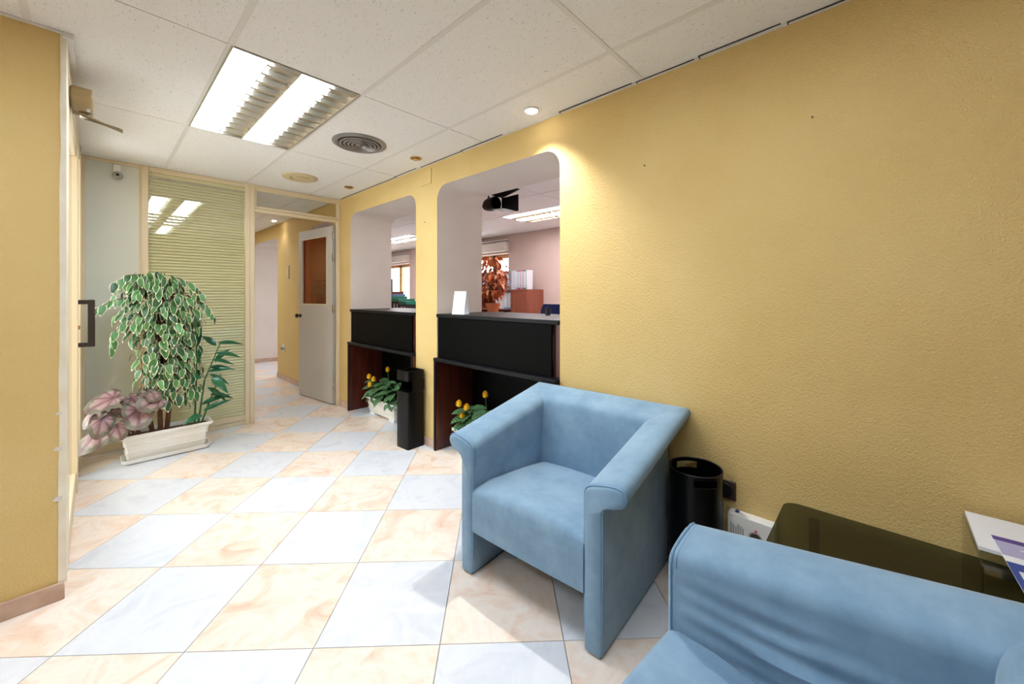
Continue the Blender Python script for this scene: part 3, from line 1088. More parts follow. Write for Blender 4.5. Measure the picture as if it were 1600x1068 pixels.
# long arching sprays
sprays = [
    [(0.33, 4.18, 1.18), (0.18, 4.10, 1.27), (0.07, 4.04, 1.24), (-0.01, 3.99, 1.18)],
    [(0.33, 4.18, 1.36), (0.24, 4.14, 1.44), (0.16, 4.08, 1.43), (0.09, 4.04, 1.37)],
    [(0.36, 4.18, 1.25), (0.50, 4.16, 1.28), (0.62, 4.12, 1.20), (0.67, 4.10, 1.10)],
    [(0.33, 4.16, 1.15), (0.18, 4.08, 1.14), (0.09, 4.04, 1.02), (0.07, 4.02, 0.90)],
    [(0.36, 4.18, 1.38), (0.44, 4.14, 1.42), (0.54, 4.12, 1.37), (0.61, 4.10, 1.27)],
]
for sp in sprays:
    pv = [Vector(p) for p in sp]
    path = []
    for k in range(13):
        t = k / 12 * 3
        i = min(int(t), 2)
        path.append(pv[i].lerp(pv[i + 1], t - i))
    MB().tube(path, [0.004 - 0.0002 * k for k in range(13)], 5).build('twig', 'bark', fc, smooth=60)
    for k in range(3, 13):
        d = (path[k] - path[k - 1]).normalized()
        side = d.cross(Vector((0, 0, 1))).normalized() * (1 if k % 2 else -1)
        dr = d * 0.7 + side * 0.5 + Vector((0, 0, -0.7))
        inst('leaf', random.choice(fl_me), fc, path[k] - fo, leaf_rot(dr, Vector((side.x * .4, -0.5, 0.9))), random.uniform(0.8, 1.0))
# inner foliage filling the crown
mb = MB()
src = fl_me[1]
sv = [v.co.copy() for v in src.vertices]
sf_ = [tuple(p.vertices) for p in src.polygons]
sm_ = [p.material_index for p in src.polygons]
for k in range(420):
    z = 0.42 + 1.0 * random.random() ** 0.8
    cx_, hx_, hy_ = envelope(z)
    th = random.uniform(0, 2 * PI)
    r = 0.75 * math.sqrt(random.random())
    ox, oy = math.cos(th), math.sin(th)
    p, rot, s = ficus_leaf(Vector((cx_ + hx_ * r * ox, min(4.19 + hy_ * r * oy, 4.48), z)), (ox, oy), None)
    mt = Matrix.Translation(p) @ rot.to_matrix().to_4x4()
    o_ = len(mb.v)
    mb.v += [tuple(mt @ v) for v in sv]
    mb.f += [tuple(i + o_ for i in f) for f in sf_]
    mb.m += sm_
inner = mb.build('inner_foliage', ['fic_g', 'fic_w'], fc, smooth=80, fix=False)
inner['kind'] = 'stuff'
for k in range(40):
    z = random.uniform(0.5, 1.3)
    cx_, hx_, hy_ = envelope(z)
    th = random.uniform(-PI, PI)
    a = Vector((cx_ * 0.5 + 0.17, 4.19, z - 0.12))
    b = Vector((cx_ + hx_ * 0.85 * math.cos(th), min(4.19 + hy_ * 0.85 * math.sin(th), 4.47), z))
    m_ = a.lerp(b, 0.5) + Vector((0, 0, 0.06))
    MB().tube([a, m_, b], [0.004, 0.003, 0.0015], 5).build('twig', 'bark', fc, smooth=60)


# begonia
def heart_leaf(name, R, cup=0.2, asym=0.2, ruffle=0.05, seed=0.0):
    """pointed heart-shaped leaf, stalk at the origin, tip towards +y"""
    n = 30
    fr_ = (0.0, 0.3, 0.55, 0.8, 1.0)
    v = [(0, 0, 0)]
    uvv = [(0, 0)]
    for f in fr_[1:]:
        for k in range(n):
            a = 2 * PI * k / n
            c, sn = math.cos(a), math.sin(a)
            rad = R * (0.60 + 0.16 * c + 0.46 * max(c, 0) ** 5 + 0.10 * max(-c, 0) - 0.42 * max(-c - 0.8, 0) / 0.2)
            rad *= 1 + asym * sn * 0.4
            rad *= 1 + 0.05 * noise.noise(Vector((3 * c, 3 * sn, seed))) * f
            x, y = rad * f * sn, rad * f * c
            z = 0.30 * abs(x) - cup * R * f * f * (0.5 + 0.8 * max(c, 0)) + ruffle * R * f * f * math.sin(7 * a + seed) + 0.06 * R * noise.noise(Vector((x * 20, y * 20, seed)))
            v.append((x, y, z))
            uvv.append((k / n, f))
    fs = []
    for k in range(n):
        fs.append((0, 1 + (k + 1) % n, 1 + k))
    for ri in range(3):
        o_ = 1 + ri * n
        for k in range(n):
            j = (k + 1) % n
            fs.append((o_ + k, o_ + j, o_ + n + j, o_ + n + k))
    me = bpy.data.meshes.new(name)
    me.from_pydata(v, [], fs)
    me.materials.append(M['begonia'])
    uv = me.uv_layers.new(name='UVMap')
    for p in me.polygons:
        p.use_smooth = True
        us = [uvv[me.loops[li].vertex_index] for li in p.loop_indices]
        wrap = max(u[0] for u in us) - min(u[0] for u in us) > 0.5
        for li, u in zip(p.loop_indices, us):
            uv.data[li].uv = (u[0] + (1.0 if wrap and u[0] < 0.5 else 0.0), u[1])
    me.update()
    return me


bg = thing('begonia_plant', 'pink and silver leaved begonia at the left end of the white planter', 'plant', (0.20, 4.19, 0.195))
bo = root_loc(bg)
hl = [heart_leaf('leaf', 0.118, 0.22, 0.35, 0.05, 1.0), heart_leaf('leaf', 0.118, 0.35, -0.35, 0.06, 4.0), heart_leaf('leaf', 0.118, 0.10, 0.2, 0.09, 8.0)]
# (attachment, tip direction, normal, scale)
BEG = [((0.085, 4.08, 0.53), (-0.85, -0.25, -0.28), (-0.2, -0.55, 0.8), 1.15),
       ((0.020, 4.05, 0.40), (-0.1, -0.7, -0.7), (0.2, -0.9, 0.45), 0.95),
       ((0.215, 4.03, 0.43), (-0.05, -0.75, -0.65), (0.1, -0.8, 0.6), 1.25),
       ((0.325, 4.02, 0.49), (-0.55, -0.55, -0.15), (0.1, -0.85, 0.5), 1.1),
       ((0.03, 4.13, 0.30), (-0.75, -0.35, -0.5), (-0.3, -0.6, 0.7), 1.25),
       ((0.17, 4.14, 0.50), (0.5, -0.6, -0.45), (0.3, -0.6, 0.7), 0.95),
       ((0.10, 4.04, 0.33), (0.15, -0.7, -0.7), (-0.2, -0.8, 0.5), 0.8),
       ((-0.005, 4.10, 0.44), (-0.7, 0.1, -0.6), (-0.5, -0.5, 0.6), 0.9),
       ((0.27, 4.06, 0.54), (0.3, -0.7, -0.35), (0.2, -0.6, 0.8), 0.85),
       ((0.12, 4.20, 0.42), (-0.3, 0.7, -0.4), (-0.1, 0.3, 0.9), 0.9)]
for i, (p, d, nn, s) in enumerate(BEG):
    inst('leaf', hl[i % 3], bg, Vector(p) - bo, leaf_rot(d, nn), s)
    base = Vector((0.20 + 0.05 * math.sin(i * 2.1), 4.19 + 0.035 * math.cos(i * 1.7), 0.195))
    pv = Vector(p)
    mid = base.lerp(pv, 0.55) + Vector((0, 0, 0.07))
    MB().tube([base, mid, pv], [0.006, 0.005, 0.0035], 6).build('stem', 'beg_s', bg, smooth=60)

# dark green lance-leaved plant
lp = thing('lance_leaf_plant', 'dark green lance-leaved plant at the right end of the white planter', 'plant', (0.56, 4.20, 0.195))
lo_ = root_loc(lp)
lm_ = [leaf_mesh('leaf', 0.21, 0.050, ('lance', 'lance'), 0.3, 0.3, 0.7, 8, 'lance'), leaf_mesh('leaf', 0.17, 0.072, ('lance', 'lance'), 0.45, 0.25, 0.7, 8, 'lance')]
ST = [[(0.585, 4.20, 0.19), (0.63, 4.22, 0.55), (0.74, 4.22, 0.86)], [(0.56, 4.19, 0.19), (0.57, 4.17, 0.6), (0.565, 4.15, 1.05)], [(0.60, 4.18, 0.19), (0.67, 4.16, 0.42), (0.73, 4.14, 0.60)]]
for s in ST:
    MB().tube(s, [0.008, 0.006, 0.004], 7).build('stem', 'stemg', lp, smooth=60)
LV = [((0.72, 4.22, 0.86), (0.9, 0, 0.05), 0), ((0.71, 4.22, 0.84), (-0.35, 0.1, 0.5), 1), ((0.70, 4.21, 0.78), (0.9, -0.2, -0.1), 0), ((0.68, 4.22, 0.72), (0.85, 0.0, -0.15), 0),
      ((0.66, 4.22, 0.66), (0.9, -0.1, -0.05), 0), ((0.65, 4.22, 0.62), (0.8, -0.3, 0.2), 0), ((0.66, 4.20, 0.60), (0.85, -0.05, -0.45), 0), ((0.66, 4.12, 0.58), (0.55, -0.5, -0.45), 1),
      ((0.64, 4.16, 0.50), (0.75, -0.1, -0.6), 0), ((0.60, 4.16, 0.36), (0.7, -0.15, 0.35), 0), ((0.61, 4.14, 0.31), (0.8, -0.2, 0.45), 0), ((0.565, 4.15, 0.98), (0.05, -0.05, 1.0), 0),
      ((0.57, 4.16, 0.85), (0.12, -0.1, 1.0), 0), ((0.57, 4.17, 0.70), (0.15, -0.05, 1.0), 0), ((0.60, 4.14, 0.60), (-0.75, -0.45, 0.12), 1), ((0.70, 4.22, 0.70), (0.5, 0.3, 0.5), 0),
      ((0.66, 4.15, 0.44), (0.9, 0.1, -0.2), 0), ((0.60, 4.13, 0.28), (-0.5, -0.5, 0.1), 1)]
for p, d, k in LV:
    inst('leaf', lm_[k], lp, Vector(p) - lo_, leaf_rot(d, Vector((-0.1, -0.7, 0.8))), random.uniform(0.85, 1.05))


# flowering planters in the desk recesses
def flower_planter(cx, cy, lab1, lab2, seed):
    random.seed(seed)
    t = thing('planter_box', lab1, 'planter', (cx, cy, 0), group='small white planters under the desks')
    x0, x1, y0, y1, h = cx - 0.095, cx + 0.095, cy - 0.30, cy + 0.30, 0.195
    planter_mesh(t, x0, x1, y0, y1, h, 0.018, 0.028)
    for yy in (-0.2, 0.2):
        B(cx - 0.05, cx + 0.05, cy + yy - 0.05, cy + yy + 0.05, 0.0, 0.02).build('foot', 'planter', t)
    f = thing('flowering_plant', lab2, 'plant', (cx, cy, h - 0.03), group='yellow-flowered plants under the desks')
    fo_ = root_loc(f)
    lm = [leaf_mesh('leaf', L, L * 0.66, ('aph', 'aph'), 0.45, 0.2, 0.6, 8, 'ell', 0.03) for L in (0.145, 0.12)]
    k = 0
    crowns = [(cx - 0.01, cy - 0.19), (cx - 0.01, cy - 0.02), (cx, cy + 0.16)]
    for (a, b) in crowns:
        MB().tube([(a, b, h - 0.04), (a, b, h + 0.10)], [0.008, 0.006], 7).build('stem', 'stemg', f)
        for i in range(24):
            th = i * 2.399 + random.random()
            lev = i / 24
            z = h + 0.0 + 0.17 * lev
            el = -0.25 + 0.75 * lev
            d = Vector((math.cos(th), math.sin(th), el))
            p = Vector((a, b, z)) + Vector((d.x, d.y, 0)) * (0.035 * (1 - lev * .5))
            inst('leaf', lm[i % 2], f, p - fo_, leaf_rot(d, Vector((-0.4, 0, 1))), random.uniform(0.8, 1.1))
    fl = [(cx - 0.075, cy + 0.22, h + 0.205), (cx - 0.07, cy + 0.13, h + 0.19), (cx - 0.10, cy + 0.15, h + 0.135), (cx + 0.04, cy + 0.03, h + 0.29)]
    for (x, y, z) in fl:
        MB().tube([(x + 0.03, y, h + 0.04), (x, y, z - 0.01)], 0.003, 6).build('stem', 'stemg', f)
        mb = MB()
        for lev in range(5):
            for j in range(8):
                a = 2 * PI * j / 7 + lev * 0.4
                el = -0.75 + lev * 0.5
                r = 0.032 - 0.003 * abs(lev - 1.5)
                d = Vector((math.cos(a) * math.cos(el), math.sin(a) * math.cos(el), math.sin(el)))
                sd = d.cross(Vector((0, 0, 1))).normalized() * 0.012
                b0 = Vector((x, y, z + 0.003 * lev))
                m_ = b0 + d * r * 0.6
                e_ = b0 + d * r
                mb.add([b0, m_ + sd, e_, m_ - sd, m_ + Vector((0, 0, 0.003))], [(0, 1, 4), (1, 2, 4), (2, 3, 4), (3, 0, 4)])
        mb.lathe([(0.0005, 0.024), (0.012, 0.017), (0.015, 0.0), (0.0005, -0.010)], (x, y, z), 10)
        fw = mb.build('flower', 'yellow', f, fix=False)
    return t


flower_planter(2.085, 3.80, 'white planter under the farther desk, next to the square black bin', 'yellow-flowered plant with striped leaves under the farther desk', 11)
flower_planter(2.085, 2.27, 'white planter under the nearer desk, mostly hidden by the armchair', 'yellow-flowered plant with striped leaves just behind the armchair arm', 12)
random.seed(21)

# ------------------------------------------------------------------ square black ashtray bin
sb = thing('square_bin', 'tall square black metal bin with a side slot against the pillar', 'bin', (1.835, 2.925, 0), 0.06)
hw = 0.083


def sq(w, z, r=0.014):
    out = []
    for (sx, sy, a0) in ((1, 1, 0), (-1, 1, PI / 2), (-1, -1, PI), (1, -1, 1.5 * PI)):
        for k in range(4):
            a = a0 + k * PI / 6
            out.append((sx * (w - r) + r * math.cos(a), sy * (w - r) + r * math.sin(a), z))
    return out


MB().loft([sq(hw, 0.0), sq(hw, 0.475)]).build('bin_body', 'blackmetal', sb, smooth=40, world=False)
# corner walls around the slot: two sides and the back
mb = MB()
mb.box(-0.035, hw - 0.001, hw - 0.004, hw - 0.001, 0.475, 0.565)
mb.box(-0.035, hw - 0.001, -hw + 0.001, -hw + 0.004, 0.475, 0.565)
mb.box(hw - 0.005, hw - 0.001, -hw + 0.004, hw - 0.004, 0.475, 0.565)
mb.build('slot_surround', 'blackmetal', sb, world=False)
MB().loft([sq(hw, 0.565), sq(hw, 0.645), sq(hw - 0.004, 0.648), sq(hw - 0.012, 0.646), sq(hw - 0.014, 0.60)]).build('ashtray', 'blackmetal', sb, smooth=40, world=False)

# ------------------------------------------------------------------ round black bin with hand slots
rb = thing('round_bin', 'round black waste bin with hand slots between armchair and wall socket', 'bin', (1.818, 0.60, 0))
R_, H_ = 0.108, 0.52
rb_dir = math.atan2(0.0, 1.0)
mb = MB()
n = 48
zs = [0.0, 0.44, 0.475, 0.505, H_]


def pt(r, k, z):
    a = 2 * PI * k / n
    return (1.818 + r * math.cos(a), 0.60 + r * math.sin(a), z)


slotA = set((k % n) for k in range(2, 9))
slotB = set((k % n) for k in range(26, 33))
v, fs = [], []
for layer, r in enumerate((R_, R_ - 0.004)):
    for z in zs:
        for k in range(n):
            v.append(pt(r, k, z))


def vi(layer, iz, k):
    return layer * len(zs) * n + iz * n + (k % n)


for k in range(n):
    for iz in range(len(zs) - 1):
        hole = (iz == 2 and (k in slotA or k in slotB))
        if not hole:
            fs.append((vi(0, iz, k), vi(0, iz, k + 1), vi(0, iz + 1, k + 1), vi(0, iz + 1, k)))
            fs.append((vi(1, iz, k), vi(1, iz + 1, k), vi(1, iz + 1, k + 1), vi(1, iz, k + 1)))
        else:
            fs.append((vi(0, 2, k), vi(0, 2, k + 1), vi(1, 2, k + 1), vi(1, 2, k)))
            fs.append((vi(0, 3, k), vi(1, 3, k), vi(1, 3, k + 1), vi(0, 3, k + 1)))
    fs.append((vi(0, 4, k), vi(0, 4, k + 1), vi(1, 4, k + 1), vi(1, 4, k)))
fs.append(tuple(vi(0, 0, k) for k in range(n)))
mb.add(v, fs)
mb.build('bin_body', 'blackmetal', rb, smooth=40)
MB().lathe([(R_ + 0.003, 0.0), (R_ + 0.003, 0.02), (R_ + 0.0002, 0.024), (R_ + 0.0002, 0.0)], (1.818, 0.60, 0), 40).build('base_ring', 'blackplastic', rb, smooth=40)
MB().tube([pt(R_ - 0.002, k, H_) for k in range(n + 1)], 0.0035, 6).build('rim', 'blackplastic', rb, smooth=60)


# ------------------------------------------------------------------ armchairs
def armchair(name, label, loc, rz, wrinkle=0.0):
    """local axes: +y front, x sideways, origin on the floor in the middle of the front line"""
    t = thing(name, label, 'armchair', loc, rz, group='blue suede armchairs')

    def top(y):
        return 0.598 + 0.185 * max(0.0, min(-y, 0.80))
    XI, XO, XT = 0.288, 0.360, 0.448      # inner face, outer panel, tip of the overhang
    for s in (-1, 1):
        NY = 70 if wrinkle else 16
        NZ = 70 if wrinkle else 8
        rings = []
        stations = [(0.0, 0.010), (-0.006, 0.003), (-0.014, 0.0)]
        for k in range(1, NY + 1):
            stations.append((-0.014 - (1.0) * k / NY, 0.0))      # second half: fraction of run
        for st, (yy, ins) in enumerate(stations):
            # section points: (x, z-offset kind)
            frac = 0.0 if st < 3 else (-(yy + 0.014))

            def P(x, zrel=None, zabs=None, yend=-0.68):
                y = yy if st < 3 else -0.014 + (yend + 0.014) * frac
                z = zabs if zabs is not None else top(y) + zrel
                return [x, y, z]
            ring = []
            tp = []
            for k in range(NZ + 1):
                f = k / NZ
                q = P(XI, zabs=0, yend=-0.56)
                zt = top(q[1]) - 0.034
                q[2] = 0.012 + (zt - 0.012) * f
                if wrinkle and 0.03 < -q[1] < 0.55:
                    u, w = -q[1], q[2]
                    env = math.sin(PI * min(1, max(0, (w - 0.34) / 0.25))) * math.sin(PI * (u - 0.03) / 0.52) ** 0.6 if w > 0.34 else 0
                    ph = w + 0.35 * (u - 0.22) ** 2 - 0.10 * u
                    d = 0.5 + 0.5 * math.sin(ph * 125 + 1.5 * math.sin(u * 9) + 4 * noise.noise(Vector((u * 3.5, w * 5, 0.3))))
                    env *= 0.35 + 0.65 * max(0.0, 0.5 + noise.noise(Vector((u * 5, w * 5, 7.7))))
                    d2 = noise.noise(Vector((u * 5, w * 18, 4.1)))
                    q[0] -= wrinkle * env * (d * 0.8 + d2 * 0.8)
                ring.append(q)
            for (x, zr, ye) in ((XI + 0.006, -0.016, -0.563), (XI + 0.020, -0.004, -0.572), (XI + 0.045, 0.0, -0.592), (0.375, 0.001, -0.655), (0.412, -0.002, -0.695), (0.432, -0.010, -0.715),
                                (0.444, -0.024, -0.728), (XT, -0.040, -0.732), (0.444, -0.056, -0.728), (0.432, -0.067, -0.715), (0.405, -0.073, -0.695), (0.378, -0.075, -0.68), (XO + 0.003, -0.082, -0.68), (XO, -0.096, -0.68)):
                ring.append(P(x, zr + 0.20 * max(0.0, x - 0.31), None, ye))
            for k in range(1, 7):
                q = P(XO, zabs=0, yend=-0.68)
                zt = top(q[1]) - 0.082
                q[2] = zt + (0.012 - zt) * k / 6
                ring.append(q)
            if ins:
                cx = 0.325
                for q in ring:
                    hi = q[2] > top(q[1]) - 0.08
                    cxx = 0.37 if hi else 0.324
                    q[0] += ins * (1 if q[0] < cxx else -1) * (0.9 if abs(q[0] - cxx) > 0.012 else 0.0)
                    if hi:
                        mid = top(q[1]) - 0.037 + 0.2 * max(0.0, q[0] - 0.31)
                        q[2] += ins * (1 if q[2] < mid else -1) * 0.7
            rings.append([(s * q[0], q[1], q[2]) for q in ring])
        a = MB().loft(rings).build('arm', 'suede', t, smooth=45, world=False)
        # piping round the front cap
        rp = rings[2]
        path = [Vector(q) + Vector((0, 0.003, 0)) for q in rp]
        MB().tube(path[1:-1], 0.0036, 6).build('piping', 'pipe', a, smooth=60, world=False)
        rp = [Vector(q) + Vector((0, -0.010, 0)) for q in rp]
        MB().tube(rp[NZ - 1:NZ + 15], 0.0030, 6).build('piping', 'pipe', a, smooth=60, world=False)
        x0, x1 = sorted((s * 0.296, s * 0.352))
        B(x0, x1, -0.67, -0.012, 0.0, 0.0125).build('foot_rail', 'foot', t, world=False)
    # back: section in (y, z), mitred against the arms
    sec = [(-0.520, 0.30), (-0.540, 0.45), (-0.553, 0.60), (-0.558, 0.665), (-0.563, None, -0.016), (-0.572, None, -0.004), (-0.592, None, 0.0), (-0.655, None, 0.001), (-0.695, None, -0.002), (-0.715, None, -0.010),
           (-0.728, None, -0.024), (-0.732, None, -0.040), (-0.728, None, -0.056), (-0.715, None, -0.067), (-0.695, None, -0.073), (-0.685, None, -0.078), (-0.68, None, -0.095), (-0.68, 0.40), (-0.68, 0.06), (-0.62, 0.06), (-0.56, 0.16)]

    def xend(y):
        tab = [(-0.45, 0.287), (-0.56, 0.288), (-0.563, XI + 0.006), (-0.572, XI + 0.020), (-0.592, XI + 0.045), (-0.655, 0.375), (-0.695, 0.412), (-0.715, 0.432), (-0.728, 0.444), (-0.7325, XT)]
        for a, b in zip(tab, tab[1:]):
            if b[0] <= y <= a[0]:
                return a[1] + (b[1] - a[1]) * (y - a[0]) / (b[0] - a[0])
        return 0.287
    rings = []
    NX = 14
    for k in range(NX + 1):
        f = -1 + 2 * k / NX
        ring = []
        for i, q in enumerate(sec):
            z = q[1] if q[1] is not None else top(q[0]) + q[2] + (0.20 * max(0.0, xend(q[0]) - 0.31) if i < 12 else (0.024 if i < 14 else 0.015))
            xe_ = xend(q[0]) if 3 < i < 12 else (0.358 if i >= 14 and q[0] < -0.6 else (0.43 if i in (12, 13) else 0.2885))
            bulge = 0.010 * (1 - f * f) if i in (1, 2) else 0
            ring.append((xe_ * f, q[0] + bulge, z))
        rings.append(ring)
    MB().loft(rings).build('backrest', 'suede', t, smooth=45, world=False)
    # seat cushion: closed section in (y, z) with rounded front, slightly crowned
    sec = [(-0.56, 0.20), (-0.016, 0.198), (-0.002, 0.205), (0.0, 0.25), (0.0, 0.35), (-0.004, 0.380), (-0.013, 0.396), (-0.032, 0.404), (-0.12, 0.406), (-0.24, 0.396), (-0.38, 0.380), (-0.48, 0.366), (-0.53, 0.358), (-0.56, 0.34)]
    rings = []
    for k in range(17):
        f = -1 + 2 * k / 16
        e = max(0, abs(f) - 0.96) / 0.04
        ring = []
        for i, (y, z) in enumerate(sec):
            zz = z + (0.012 * (1 - f * f) - 0.006 * e if i >= 6 else 0)
            if 7 <= i <= 11:
                zz += 0.006 * noise.noise(Vector((f * 2.2, y * 9, 1.0)))
            yy2 = y + (0.004 * (1 - f * f) if 2 <= i <= 5 else 0)
            ring.append((0.2865 * f, yy2, zz))
        rings.append(ring)
    MB().loft(rings).build('seat', 'suede', t, smooth=50, world=False)
    B(-0.285, 0.285, -0.49, -0.03, 0.178, 0.1985).build('seat_base', 'foot', t, world=False)
    return t


armchair('armchair', 'blue suede armchair standing against the ochre wall beside the round bin', (1.186, 1.070, 0), PI / 2 + 0.055)
armchair('armchair', 'blue suede armchair in the right foreground with creased inner arm', (0.765, 0.442, 0), -0.075, wrinkle=0.026)

# ------------------------------------------------------------------ wall sockets
so = thing('wall_socket', 'dark brown wall socket low on the ochre wall beside the round bin', 'socket', (WX, 0.51, 0.41))
B(WX - 0.010, WX, 0.468, 0.552, 0.370, 0.454).build('plate', 'brownplas', so, bevel=0.004)
MB().lathe([(0.029, -0.0135), (0.031, -0.009), (0.026, -0.0135), (0.024, -0.0105), (0.0005, -0.0105)], (WX, 0.51, 0.412), 24, axis='x').build('socket_ring', 'blackplastic', so, smooth=40)
tm = thing('timer_socket', 'white surface-mounted double socket box with a red indicator by the smoked glass table', 'socket', (WX, 0.41, 0.29))
B(WX - 0.050, WX, 0.315, 0.492, 0.215, 0.337).build('case', 'white', tm, bevel=0.006)
MB().lathe([(0.024, -0.053), (0.026, -0.0495), (0.022, -0.051), (0.020, -0.0502), (0.0005, -0.0502)], (WX, 0.385, 0.262), 24, axis='x').build('socket_ring', 'greyplas', tm, smooth=40)
MB().lathe([(0.019, -0.0512), (0.0005, -0.0512)], (WX, 0.385, 0.262), 20, axis='x').build('socket_well', 'brownplas', tm)
B(WX - 0.0535, WX - 0.0495, 0.378, 0.386, 0.290, 0.297).build('indicator', 'red', tm)
for k in range(6):
    B(WX - 0.053, WX - 0.0495, 0.428 + 0.009 * k, 0.433 + 0.009 * k, 0.235, 0.285 + 0.006 * (k % 3)).build('grille_slot', 'greyplas', tm)
B(WX - 0.034, WX - 0.020, 0.452, 0.464, 0.335, 0.345).build('switch', 'bluebit', tm)
B(WX - 0.053, WX - 0.0495, 0.332, 0.338, 0.288, 0.292).build('indicator', 'red', tm)

# plate, switch and plug on the walls
jp = B(WX - 0.008, WX + 0.001, 2.765, 2.925, 2.225, 2.355).build('junction_cover', 'ochre_plain', bevel=0.003, at=(WX, 2.845, 2.29))
tag(jp, 'square ochre-painted junction cover near the ceiling above the pillar', 'cover plate')
sw = thing('light_switch', 'beige light switch on the corridor wall beyond the open door', 'switch', (WX, 6.38, 1.55))
B(WX - 0.010, WX, 6.33, 6.42, 1.52, 1.72).build('plate', 'beigevent', sw, bevel=0.003)
B(WX - 0.014, WX - 0.009, 6.345, 6.405, 1.56, 1.68).build('rocker', 'cream', sw, bevel=0.002)
so2 = thing('wall_socket', 'white wall socket with a dark plug low on the corridor wall', 'socket', (WX, 6.6, 0.47))
B(WX - 0.010, WX, 6.53, 6.62, 0.43, 0.54).build('plate', 'white', so2, bevel=0.003)
MB().lathe([(0.018, -0.05), (0.021, -0.045), (0.021, -0.009), (0.0005, -0.009)], (WX, 6.56, 0.48), 16, axis='x').build('plug', 'greyplas', so2, smooth=40)
for (y, z, lab) in ((2.855, 1.908, 'small nail in the pillar between the openings'), (0.888, 1.947, 'small nail in the ochre wall above the armchair'), (0.199, 1.98, 'small nail high in the ochre wall at the right')):
    o = MB().lathe([(0.0005, -0.012), (0.0042, -0.011), (0.0042, -0.008), (0.0018, -0.008), (0.0018, 0.002)], (WX, y, z), 10, axis='x').build('nail', 'screw', at=(WX, y, z))
    tag(o, lab, 'nail')

# ------------------------------------------------------------------ smoked glass table, holder and papers
tb_ = thing('glass_table', 'low smoked glass side table between the front armchair and the wall', 'table', (1.63, -0.25, 0))
TX0, TX1, TY0, TY1, TZ = 1.315, 1.915, -0.80, 0.285, 0.45


def rrect(x0, x1, y0, y1, r, z, k=6):
    out = []
    for (cx, cy, a0) in ((x1 - r, y1 - r, 0), (x0 + r, y1 - r, PI / 2), (x0 + r, y0 + r, PI), (x1 - r, y0 + r, 1.5 * PI)):
        for i in range(k + 1):
            a = a0 + i * PI / 2 / k
            out.append((cx + r * math.cos(a), cy + r * math.sin(a), z))
    return out


MB().loft([rrect(TX0, TX1, TY0, TY1, 0.05, TZ - 0.010), rrect(TX0, TX1, TY0, TY1, 0.05, TZ)]).build('table_top', 'smoked', tb_, smooth=30)
MB().loft([rrect(TX0 + 0.05, TX1 - 0.05, TY0 + 0.08, TY1 - 0.08, 0.04, 0.17), rrect(TX0 + 0.05, TX1 - 0.05, TY0 + 0.08, TY1 - 0.08, 0.04, 0.178)]).build('lower_shelf', 'smoked', tb_, smooth=30)
for x in (TX0 + 0.07, TX1 - 0.07):
    for y in (TY0 + 0.10, TY1 - 0.10):
        MB().lathe([(0.016, 0.0), (0.016, 0.438)], (x, y, 0), 16, caps=True).build('leg', 'blackmetal', tb_, smooth=40)
ah = thing('acrylic_holder', 'clear acrylic holder on the smoked glass table, carrying papers', 'holder', (1.735, -0.34, TZ))
ax0, ax1, ay0, ay1, az = 1.560, 1.900, -0.50, -0.186, 0.585
for (a, b, c, d, nm) in ((ax0, ax1, ay1 - 0.004, ay1, 'side'), (ax0, ax1, ay0, ay0 + 0.004, 'side'), (ax1 - 0.004, ax1, ay0 + 0.004, ay1 - 0.004, 'back'), (ax0, ax0 + 0.004, ay0 + 0.004, ay1 - 0.004, 'front')):
    B(a, b, c, d, TZ + 0.0005, az if nm != 'front' else 0.50).build(nm, 'acrylic', ah)
B(ax0 + 0.004, ax1 - 0.004, ay0 + 0.004, ay1 - 0.004, az - 0.02, az - 0.0165).build('shelf', 'acrylic', ah)
wp = B(1.655, 1.895, -0.60, -0.192, az + 0.0005, az + 0.010).build('paper_stack', 'paper', at=(1.775, -0.4, az))
tag(wp, 'white stack of paper sheets on the acrylic holder', 'paper')
br = thing('brochure', 'purple and blue printed brochure lying on the white paper sheets', 'brochure', (1.640, -0.300, az + 0.0125), 0.04)
B(-0.19, 0.11, -0.21, 0.07, -0.001, 0.001).build('sheet', 'paper', br, world=False)
zz = (0.0011, 0.0016)
B(0.085, 0.11, -0.21, 0.07, *zz).build('header_band', 'purple', br, world=False)
B(0.0, 0.084, -0.21, 0.069, *zz).build('tinted_field', 'lilac', br, world=False)
B(-0.075, -0.035, -0.21, 0.07, *zz).build('blue_band', 'blueprint', br, world=False)
B(-0.19, -0.075, 0.058, 0.07, *zz).build('blue_edge', 'blueprint', br, world=False)
MB().lathe([(0.020, 0.0), (0.020, 0.0005), (0.0005, 0.0005)], (-0.055, 0.025, 0.0017), 18).build('round_emblem', 'orangeprint', br, world=False)
for k in range(4):
    B(0.015 + 0.016 * k, 0.020 + 0.016 * k, -0.19, 0.03 - 0.02 * (k % 2), 0.0017, 0.0019).build('text_line', 'paper', br, world=False)
B(0.093, 0.101, -0.19, 0.0, 0.0017, 0.0019).build('text_line', 'lilac', br, world=False)

# ------------------------------------------------------------------ tent calendar on the nearer counter
tc_ = thing('tent_calendar', 'white tent calendar standing on the nearer counter', 'calendar', (2.02, 2.48, 1.127), 0.35)
for s, m_ in ((-1, 'paper'), (1, 'paper')):
    o = MB()
    o.add([(s * 0.045, -0.055, 0), (s * 0.045, 0.055, 0), (s * 0.003, 0.055, 0.185), (s * 0.003, -0.055, 0.185), (s * 0.042, -0.055, 0), (s * 0.042, 0.055, 0), (0, 0.055, 0.185), (0, -0.055, 0.185)],
          [(0, 1, 2, 3), (4, 7, 6, 5), (0, 4, 5, 1), (1, 5, 6, 2), (2, 6, 7, 3), (3, 7, 4, 0)]).build('leaf_board', m_, tc_, world=False)
B(-0.0455, 0.0455, -0.05, 0.05, 0.0, 0.002).build('base', 'paper', tc_, world=False)

